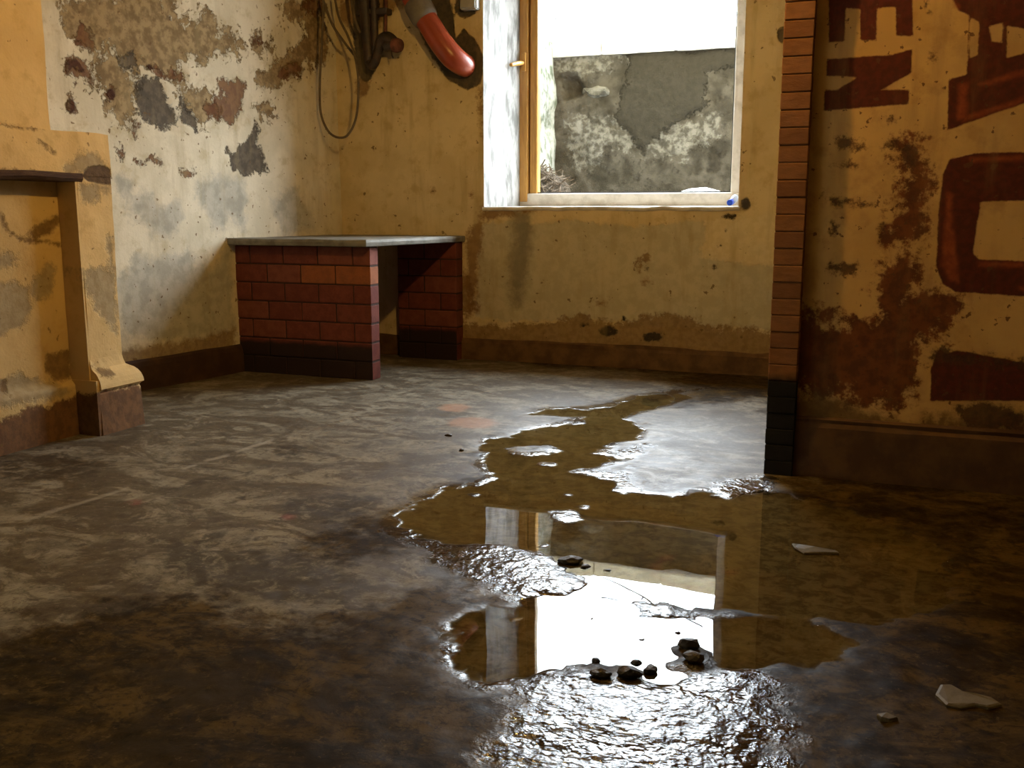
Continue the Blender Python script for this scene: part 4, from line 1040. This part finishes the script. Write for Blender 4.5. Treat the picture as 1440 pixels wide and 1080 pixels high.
Fc.append(tuple(range(n))[::-1]); Fc.append(tuple(4 * n + i for i in range(n)))
slab = mesh_obj('stone_slab', V, Fc, M['slab'])
tag(slab, 'thin grey stone slab lying across two red brick walls', 'slab')

# ---------------------------------------------------------------- window
YF = 7.58                                           # the frame sits deep in the thick wall
win = empty('window_1', (-1.9, YF, WZ0))
structure(win, 'window with yellow wooden stile and white rails looking onto a light well')
def wpart(name, dims, mat, bev=0.004):
    return under(bm_obj(name, box_bm(*dims, bev), mat), win)
FX0, FX1 = -2.815, -1.10
wpart('stile', (FX0 - 0.12, -2.757, YF - 0.06, YF + 0.02, 1.205, 2.93), M['yellow'], 0.006)
wpart('stile', (-2.748, -2.684, YF - 0.035, YF + 0.04, 1.262, 2.93), M['yellow'], 0.006)
wpart('bead', (-2.760, -2.745, YF - 0.015, YF + 0.02, 1.24, 2.93), M['lintel'], 0.002)
wpart('stile', (-1.172, -1.00, YF - 0.045, YF + 0.04, 1.16, 2.93), M['white'], 0.006)
wpart('bottom_rail', (FX0 - 0.12, -1.02, YF - 0.055, YF + 0.04, 1.150, 1.272), M['white'], 0.008)
wpart('top_rail', (FX0 - 0.12, -1.00, YF - 0.055, YF + 0.04, 2.84, 2.94), M['yellow'], 0.006)
wpart('gasket', (-2.70, -1.172, YF - 0.02, YF + 0.02, 1.270, 1.281), M['gasket'], 0.001)
wpart('gasket', (-1.181, -1.170, YF - 0.02, YF + 0.02, 1.270, 2.86), M['gasket'], 0.001)
wpart('pane', (-2.70, -1.165, YF + 0.002, YF + 0.006, 1.262, 2.88), M['glass'], 0)
# latch on the yellow stile
lat = wpart('latch', (-2.805, -2.768, YF - 0.082, YF - 0.058, 2.20, 2.34), M['yellow'], 0.005)
hd = under(tube('latch_handle', [(-2.79, YF - 0.07, 2.262), (-2.80, YF - 0.15, 2.250), (-2.828, YF - 0.24, 2.228)], [0.014, 0.018, 0.014], M['yellow'], None, 10), win)
hd.parent = lat; hd.matrix_parent_inverse = Matrix()
# plaster reveals: left splay with a groove, right, head and sill
def reveal(name, us, vs, fn, mat):
    return under(grid_obj(name, us, vs, fn, mat), win)
rs = np.array([0, .1, .25, .4, .5, .56, .60, .64, .68, .74, .8, .9, 1.0])
def rl(u, v):
    g = np.interp(u, [0, .45, .56, .62, .68, .78, 1], [0, 0.004, -0.010, -0.028, -0.024, -0.006, 0])
    return WX0 + 0.105 * u + g, YB + 0.53 * u + 0.006 * fbm(v, u * 3, 3, 2) * (u > 0), v
reveal('reveal', rs, spaced((WZ0, WZ1, 0.03)), rl, M['reveal'])
reveal('reveal', np.array([0, .5, 1.]), spaced((WZ0, WZ1, 0.1)), lambda u, v: (WX1 - 0.02 * u, YB + 0.56 * u, v), M['white'])
reveal('reveal', np.array([0, .5, 1.]), spaced((WX0, WX1, 0.1)), lambda u, v: (v, YB + 0.56 * u, WZ1 + 0 * u), M['reveal'])
def sl(u, v):
    rag = 0.006 * fbm(v, 0 * v + 2.2, 4, 9)
    yy = np.interp(u, [0, .1, .2, 1], [YB - 0.004, YB - 0.014, YB - 0.012, YB + 0.54])
    zz = np.interp(u, [0, .1, .2, 1], [WZ0 - 0.022, WZ0 - 0.014, WZ0 + 0.006, WZ0 + 0.012])
    return v, yy + rag * (u < .15), zz + rag * (u < .25)
reveal('sill', np.array([0, .1, .2, .6, 1.]), spaced((WX0 - 0.01, WX1 + 0.01, 0.012)), sl, M['white'])

# small blue capped bottle on the sill corner
bt = empty('bottle', (-1.105, 7.17, 1.172))
tag(bt, 'tiny milky plastic bottle with blue cap in the window sill corner', 'bottle')
under(tube('bottle_body', [(-1.100, 7.150, 1.196), (-1.095, 7.165, 1.205), (-1.088, 7.185, 1.22), (-1.083, 7.205, 1.235)], [0.014, 0.024, 0.025, 0.018], M['milky'], None, 14), bt)
cp = under(tube('bottle_cap', [(-1.110, 7.112, 1.193), (-1.1095, 7.115, 1.193), (-1.104, 7.148, 1.197)], [0.018, 0.0215, 0.0225], M['blue'], None, 16, smooth_path=False), bt)
subpart('bottle_cap', 'bottle_body')

# ---------------------------------------------------------------- light well outside
YW = 10.2
pw_u = spaced((-3.75, 0.5, 0.03)); pw_v = spaced((1.0, 2.70, 0.028))
GU, GV = np.meshgrid(pw_u, pw_v); P = np.stack([GU.ravel(), GV.ravel()], 1)
wa = {k: sdf_layer(P, 'pit', k) for k in ('patch', 'pale', 'dark', 'hollow')}
def pit_fn(u, v):
    d = 0.05 * fbm(u, v, 4, 3.0) + 0.02 * fbm(u, v, 3, 12)
    inp = np.clip(-wa['patch'] / 0.04, 0, 1)
    d = d * (1 - 0.75 * inp) + 0.01 * inp
    d = d - 0.16 * np.clip(-wa['hollow'] / 0.05 + .3, 0, 1)
    return u, YW - d, v
pit = grid_obj('wall_well', pw_u, pw_v, pit_fn, M['pit'], attrs=wa)
structure(pit, 'weathered grey rendered wall of the light well outside the window')
structure(grid_obj('wall_well_side', spaced((7.72, YW + 0.1, 0.06)), spaced((1.0, 2.84, 0.05)), lambda u, v: (-3.40 + 0.06 * fbm(u, v, 4, 3) - 0.03 * (v - 1.2), u, v), M['pitside']), 'pale mossy side wall of the light well')
shell('well_floor', (-3.6, 14.0, 7.72, YW + 0.2, 0.95, 1.17), M['ground'], 'floor of the light well')
shell('ground', (-16, 0.5, YW + 0.32, 24, 2.1, 2.74), M['ground'], 'pale ground outside above the light well')
shell('ground_side', (-16, -3.55, 7.72, YW + 0.32, 2.1, 2.74), M['ground'], 'pale ground beside the light well')
shell('ground_low_added', (0.5, 14.0, YW + 0.2, 24, 0.95, 1.17), M['ground'], 'unseen low ground added beside the light well to let in more daylight')  # well opened out of view, added so low sky lights the left wall
shell('wall_well_return_added', (0.42, 0.62, YW + 0.02, 24, 1.0, 2.70), M['pitside'], 'unseen wall between the ground and the added low ground')
# coping stones on the well wall
cx_ = -3.75
for i, ln in enumerate((0.82, 0.76, 0.84, 0.74, 0.86)):
    b = box_bm(cx_ + 0.004, cx_ + ln - 0.004, YW - 0.06 + 0.01 * (i % 2), YW + 0.34, 2.695, 2.885 - 0.01 * (i % 2), 0.012, seg=2)
    o = bm_obj('coping_stone', b, M['coping'])
    tag(o, 'pale worn coping stone along the top of the light well wall', 'coping stone', 'coping stones on the light well wall')
    cx_ += ln
# loose stone in the hollow of the well wall
def rock(name, loc, size, mat, seed, flat=1.0, rz=0.0, sub=2):
    b = bmesh.new(); bmesh.ops.create_icosphere(b, subdivisions=sub, radius=1)
    r = random.Random(seed)
    offs = [(r.uniform(0, 50), r.uniform(0, 50)) for _ in range(2)]
    co = np.array([v.co[:] for v in b.verts])
    d = fbm(co[:, 0] * 1.3 + offs[0][0], co[:, 1] * 1.3 + co[:, 2] * 1.1 + offs[0][1], 3, 1.0)
    for v, dd in zip(b.verts, d):
        v.co = v.co * (1 + 0.45 * float(dd))
        v.co = Vector((v.co.x * size[0], v.co.y * size[1], v.co.z * size[2]))
    o = bm_obj(name, b, mat, None, smooth=False)
    o.location = loc; o.rotation_euler = (0, 0, rz)
    return o
tag(rock('stone', (-3.0, YW + 0.08, 2.34), (0.16, 0.12, 0.075), M['ground_stone'], 5), 'pale stone wedged in the dark hollow of the light well wall', 'stone')
tag(rock('foam_lump', (-1.50, 8.33, 1.24), (0.27, 0.14, 0.085), M['foam'], 8), 'white lump of foam on the light well floor', 'foam lump')
# litter heap: a mound with many dry twigs
b = bmesh.new(); bmesh.ops.create_icosphere(b, subdivisions=3, radius=1)
for v in b.verts: v.co = Vector((v.co.x * 0.34, v.co.y * 0.30, max(v.co.z, -0.05) * 0.32))
co = np.array([v.co[:] for v in b.verts]); d = fbm(co[:, 0] * 8, co[:, 1] * 8 + co[:, 2] * 6, 3, 1.)
for v, dd in zip(b.verts, d): v.co *= 1 + 0.3 * float(dd)
heap = empty('litter_heap', (-2.98, 8.25, 1.17))
tag(heap, 'heap of leaf litter and dry twigs in the light well corner', 'litter heap')
mo = bm_obj('mound', b, M['soil'], heap)
V = []; Fc = []
r = random.Random(2)
for i in range(320):
    a = r.uniform(0, 6.28); rad = r.uniform(0, 0.35)
    p = Vector((math.cos(a) * rad, math.sin(a) * rad, 0.31 * math.sqrt(max(0, 1 - (rad / 0.36) ** 2)) + r.uniform(-.01, .02)))
    dr = Vector((r.uniform(-1, 1), r.uniform(-1, 1), r.uniform(-.5, .5))).normalized() * r.uniform(0.04, 0.12)
    s = dr.orthogonal().normalized() * r.uniform(.002, .005); s2 = dr.cross(s).normalized() * s.length
    k = len(V)
    for e in (p - dr, p + dr):
        V += [e + s, e + s2, e - s, e - s2]
    for j in range(4): Fc.append((k + j, k + (j + 1) % 4, k + 4 + (j + 1) % 4, k + 4 + j))
tw = mesh_obj('twigs', V, Fc, M['twig'], heap); tw['kind'] = 'stuff'
# overhead cable outside
tag(tube('overhead_cable', [(-5.6, 12, 3.30), (-4.05, 12, 3.42), (-3.65, 12, 3.52), (-2.0, 12, 4.1)], 0.008, M['gasket'], None, 8), 'thin dark cable running across the white sky outside', 'cable')

# ---------------------------------------------------------------- pipes in the corner
pipe = empty('drain_pipe', (-3.25, 6.9, 2.6))
tag(pipe, 'orange plastic drain pipe bending into the wall beside the window', 'pipe')
under(tube('pipe_bend', [(-3.335, 6.87, 2.555), (-3.265, 6.868, 2.45), (-3.19, 6.872, 2.34), (-3.115, 6.90, 2.245), (-3.07, 6.965, 2.20), (-3.055, 7.02, 2.19)], [0.083, 0.084, 0.086, 0.088, 0.084, 0.08], M['orange'], None, 24), pipe)
under(tube('pipe_upper', [(-3.62, 6.87, 3.09), (-3.45, 6.87, 2.75), (-3.345, 6.87, 2.57)], 0.088, M['orange'], None, 24), pipe)
under(tube('collar', [(-3.388, 6.87, 2.635), (-3.37, 6.87, 2.607), (-3.325, 6.868, 2.535), (-3.305, 6.868, 2.505)], [0.094, 0.102, 0.102, 0.094], M['greyplastic'], None, 24, smooth_path=False), pipe)

jb = empty('junction_box', (-3.0, 7.0, 2.56))
tag(jb, 'small pale grey box fixed above the dark patch by the drain pipe', 'junction box')
under(bm_obj('box_body', box_bm(-3.075, -2.945, 6.95, 7.03, 2.575, 2.72, 0.008, seg=2), M['boxgrey']), jb)
under(bm_obj('box_lid', box_bm(-3.068, -2.952, 6.938, 6.952, 2.583, 2.712, 0.004), M['boxgrey']), jb)
subpart('box_lid', 'box_body')

ip = empty('water_pipe', (-3.85, 6.95, 2.2))
tag(ip, 'rusty black iron water pipes with a tap in the room corner', 'pipe')
under(tube('riser', [(-3.86, 6.945, 3.09), (-3.855, 6.945, 2.7), (-3.825, 6.945, 2.24)], [0.045, 0.045, 0.036], M['iron'], None, 14), ip)
under(tube('riser', [(-3.775, 6.95, 3.09), (-3.775, 6.95, 2.66), (-3.775, 6.95, 2.30)], [0.03, 0.03, 0.026], M['iron'], None, 12), ip)
under(tube('riser', [(-3.69, 6.975, 3.09), (-3.685, 6.975, 2.75), (-3.70, 6.98, 2.44)], 0.013, M['rustcap'], None, 8), ip)
under(tube('elbow', [(-3.83, 6.94, 2.26), (-3.80, 6.935, 2.22), (-3.765, 6.935, 2.25), (-3.735, 6.93, 2.33), (-3.70, 6.925, 2.40), (-3.64, 6.91, 2.405), (-3.58, 6.90, 2.36)], [0.03, 0.034, 0.034, 0.034, 0.042, 0.046, 0.042], M['iron'], None, 14), ip)
under(tube('tap_body', [(-3.66, 6.90, 2.34), (-3.60, 6.89, 2.35), (-3.555, 6.885, 2.345)], [0.036, 0.042, 0.036], M['iron'], None, 14), ip)
under(tube('tap_cap', [(-3.58, 6.88, 2.345), (-3.545, 6.876, 2.342), (-3.52, 6.872, 2.338)], [0.05, 0.054, 0.044], M['rustcap'], None, 14), ip)
subpart('tap_cap', 'tap_body'); 
under(tube('spindle', [(-3.60, 6.88, 2.31), (-3.59, 6.87, 2.27), (-3.58, 6.865, 2.255)], 0.006, M['iron'], None, 8), ip)
under(bm_obj('bracket', box_bm(-3.92, -3.66, 6.93, 7.02, 2.585, 2.63, 0.006), M['iron']), ip)

tag(tube('cable_loop', [(-4.05, 6.72, 3.09), (-4.06, 6.70, 2.65), (-4.085, 6.70, 2.36), (-4.12, 6.71, 2.06), (-4.118, 6.71, 1.86), (-4.06, 6.71, 1.73), (-3.98, 6.715, 1.68), (-3.90, 6.73, 1.70), (-3.845, 6.76, 1.83), (-3.835, 6.79, 2.06), (-3.86, 6.80, 2.25), (-3.93, 6.82, 2.42), (-4.03, 6.84, 2.62), (-4.10, 6.86, 3.09)], 0.009, M['cable'], None, 8), 'thin dusty cable hanging in a long loop in the room corner', 'cable')
tag(tube('loose_wire', [(-3.98, 6.90, 3.09), (-3.93, 6.88, 2.72), (-3.89, 6.86, 2.55), (-3.855, 6.87, 2.45)], 0.011, M['cable'], None, 8), 'short wire running down from above to the black iron pipes', 'cable')
tag(tube('loose_wire', [(-4.12, 6.78, 3.09), (-4.10, 6.74, 2.75), (-4.03, 6.75, 2.52), (-3.97, 6.80, 2.40), (-3.93, 6.9, 2.30)], 0.010, M['cable'], None, 8), 'wire crossing behind the hanging cable loop in the corner', 'cable')

# ---------------------------------------------------------------- water
g = 0.03
def keep_water(u, v):
    P = np.stack([u, v], 1)
    return np.minimum(sdf_layer(P, 'floor', 'water'), sdf_layer(P, 'floor', 'pool')) < 0.10
pud = grid_obj('puddle', np.arange(-3.9, 1.0, g), np.arange(1.6, 6.9, g), lambda u, v: (u, v, np.zeros_like(u)), M['water'], keep=keep_water)
tag(pud, 'clear shallow puddle winding across the floor and mirroring the white window', 'puddle')

# stones and flakes on the floor
STONES = [
    (-0.951, 3.002, 0.046, 0.025, 0.015, 0.3, 'dark wet stone at the bank between the two puddles', None),
    (-0.887, 2.977, 0.019, 0.014, 0.01, 0.9, 'pebble beside the dark stone on the bank between the puddles', None),
    (-0.452, 2.486, 0.031, 0.022, 0.015, 0.2, 'dark wet stone in the mirroring puddle', 'stones in the mirroring puddle'),
    (-0.424, 2.407, 0.031, 0.021, 0.015, -0.3, 'dark wet stone in the mirroring puddle', 'stones in the mirroring puddle'),
    (-0.621, 2.234, 0.031, 0.017, 0.014, 0.1, 'dark stone in the gravel row edging the mirroring puddle', 'stones edging the mirroring puddle'),
    (-0.559, 2.266, 0.031, 0.02, 0.015, 0.25, 'dark stone in the gravel row edging the mirroring puddle', 'stones edging the mirroring puddle'),
    (-0.515, 2.316, 0.019, 0.015, 0.013, 0.5, 'dark stone in the gravel row edging the mirroring puddle', 'stones edging the mirroring puddle'),
    (-0.66, 2.325, 0.012, 0.01, 0.008, 0.1, 'dark stone in the gravel row edging the mirroring puddle', 'stones edging the mirroring puddle'),
    (-0.561, 2.354, 0.014, 0.011, 0.009, 0.1, 'dark stone in the gravel row edging the mirroring puddle', 'stones edging the mirroring puddle'),
    (-0.748, 2.582, 0.01, 0.008, 0.007, 0.1, 'tiny pebble breaking the surface of the mirroring puddle', 'pebbles in the mirroring puddle'),
    (-0.58, 2.494, 0.011, 0.008, 0.007, 0.1, 'tiny pebble breaking the surface of the mirroring puddle', 'pebbles in the mirroring puddle'),
    (-0.499, 2.574, 0.009, 0.008, 0.007, 0.1, 'tiny pebble breaking the surface of the mirroring puddle', 'pebbles in the mirroring puddle'),
    (-1.892, 4.254, 0.014, 0.01, 0.008, 0.1, 'small black pebble on the dry floor near the puddle', 'black pebbles on the dry floor'),
    (-2.082, 4.521, 0.019, 0.008, 0.007, 0.1, 'small black pebble on the dry floor near the puddle', 'black pebbles on the dry floor'),
    (-0.809, 2.972, 0.014, 0.01, 0.008, 0.1, 'pebble lying in the shallow edge of the long puddle', None),
]
FLAKES = [
    ([(-0.282, 3.465), (-0.241, 3.457), (-0.193, 3.459), (-0.127, 3.445), (-0.121, 3.417), (-0.166, 3.407), (-0.234, 3.381), (-0.266, 3.416)], 'long pale plaster flake on the wet floor before the brick pier'),
    ([(0.15, 2.414), (0.163, 2.468), (0.184, 2.484), (0.21, 2.455), (0.24, 2.448), (0.275, 2.443), (0.293, 2.421), (0.263, 2.388), (0.234, 2.391), (0.202, 2.368), (0.172, 2.367)], 'wide pale plaster flake lying on the dark floor'),
    ([(0.022, 2.261), (0.043, 2.272), (0.067, 2.264), (0.049, 2.247), (0.031, 2.244)], 'small sliver of pale plaster on the dark floor'),
]
def fz(x, y):
    P = np.array([[x, y]])
    return float(floor_height(P[:, 0], P[:, 1], sdf_layer(P, 'floor', 'water'), sdf_layer(P, 'floor', 'pool'))[0])
for (x, y, sx, sy, sz, rz, lab, grp) in STONES:
    o = rock('stone', (x, y, fz(x, y) + sz * 0.55), (sx, sy, sz), M['stone'], int(abs(x * 1000 + y * 777)), rz=rz)
    tag(o, lab, 'stone', grp)
def flake(poly, label):
    P = np.array(poly); c = P.mean(0); n = len(P)
    V = []
    zb = max(fz(*p) for p in P) * 0.5 + 0.5 * np.mean([fz(*p) for p in P])
    for zz, s in ((-0.006, 1.0), (0.006, 1.0), (0.009, 0.9)):
        for i, p in enumerate(P):
            q = c + (p - c) * s
            V.append((q[0], q[1], zb + zz + 0.002 * math.sin(i * 1.9)))
    Fc = []
    for k in range(2):
        for i in range(n):
            j = (i + 1) % n
            Fc.append((k * n + i, k * n + j, (k + 1) * n + j, (k + 1) * n + i))
    Fc += [tuple(range(n))[::-1], tuple(2 * n + i for i in range(n))]
    tag(mesh_obj('plaster_flake', V, Fc, M['flake']), label, 'plaster flake')
for poly, lab in FLAKES:
    flake(poly, lab)

# ---------------------------------------------------------------- lamp (hangs above the view)
lamp = empty('pendant_bulb_offscreen', LAMP_POS)
tag(lamp, 'bare warm light bulb hanging from the ceiling on a cord', 'lamp')
lx, ly, lz = LAMP_POS
under(tube('cord', [(lx, ly, CEIL), (lx, ly, lz + 0.14)], 0.005, M['gasket'], None, 8, smooth_path=False), lamp)
under(tube('socket', [(lx, ly, lz + 0.15), (lx, ly, lz + 0.13), (lx, ly, lz + 0.06)], [0.012, 0.02, 0.02], M['brass'], None, 14, smooth_path=False), lamp)
nb = NB('lit_bulb')
nb.bsdf.inputs['Base Color'].default_value = (1, .9, .7, 1)
nb.bsdf.inputs['Emission Color'].default_value = (*LAMP_COL, 1)
nb.bsdf.inputs['Emission Strength'].default_value = LAMP_STRENGTH
b = bmesh.new(); bmesh.ops.create_uvsphere(b, u_segments=20, v_segments=14, radius=0.036)
for v in b.verts:
    if v.co.z > 0: v.co.z *= 1.8; v.co.x *= 1 - 0.35 * v.co.z / 0.065; v.co.y *= 1 - 0.35 * v.co.z / 0.065
    v.co += Vector(LAMP_POS)
under(bm_obj('bulb_offscreen', b, nb.m, None, smooth=True), lamp)
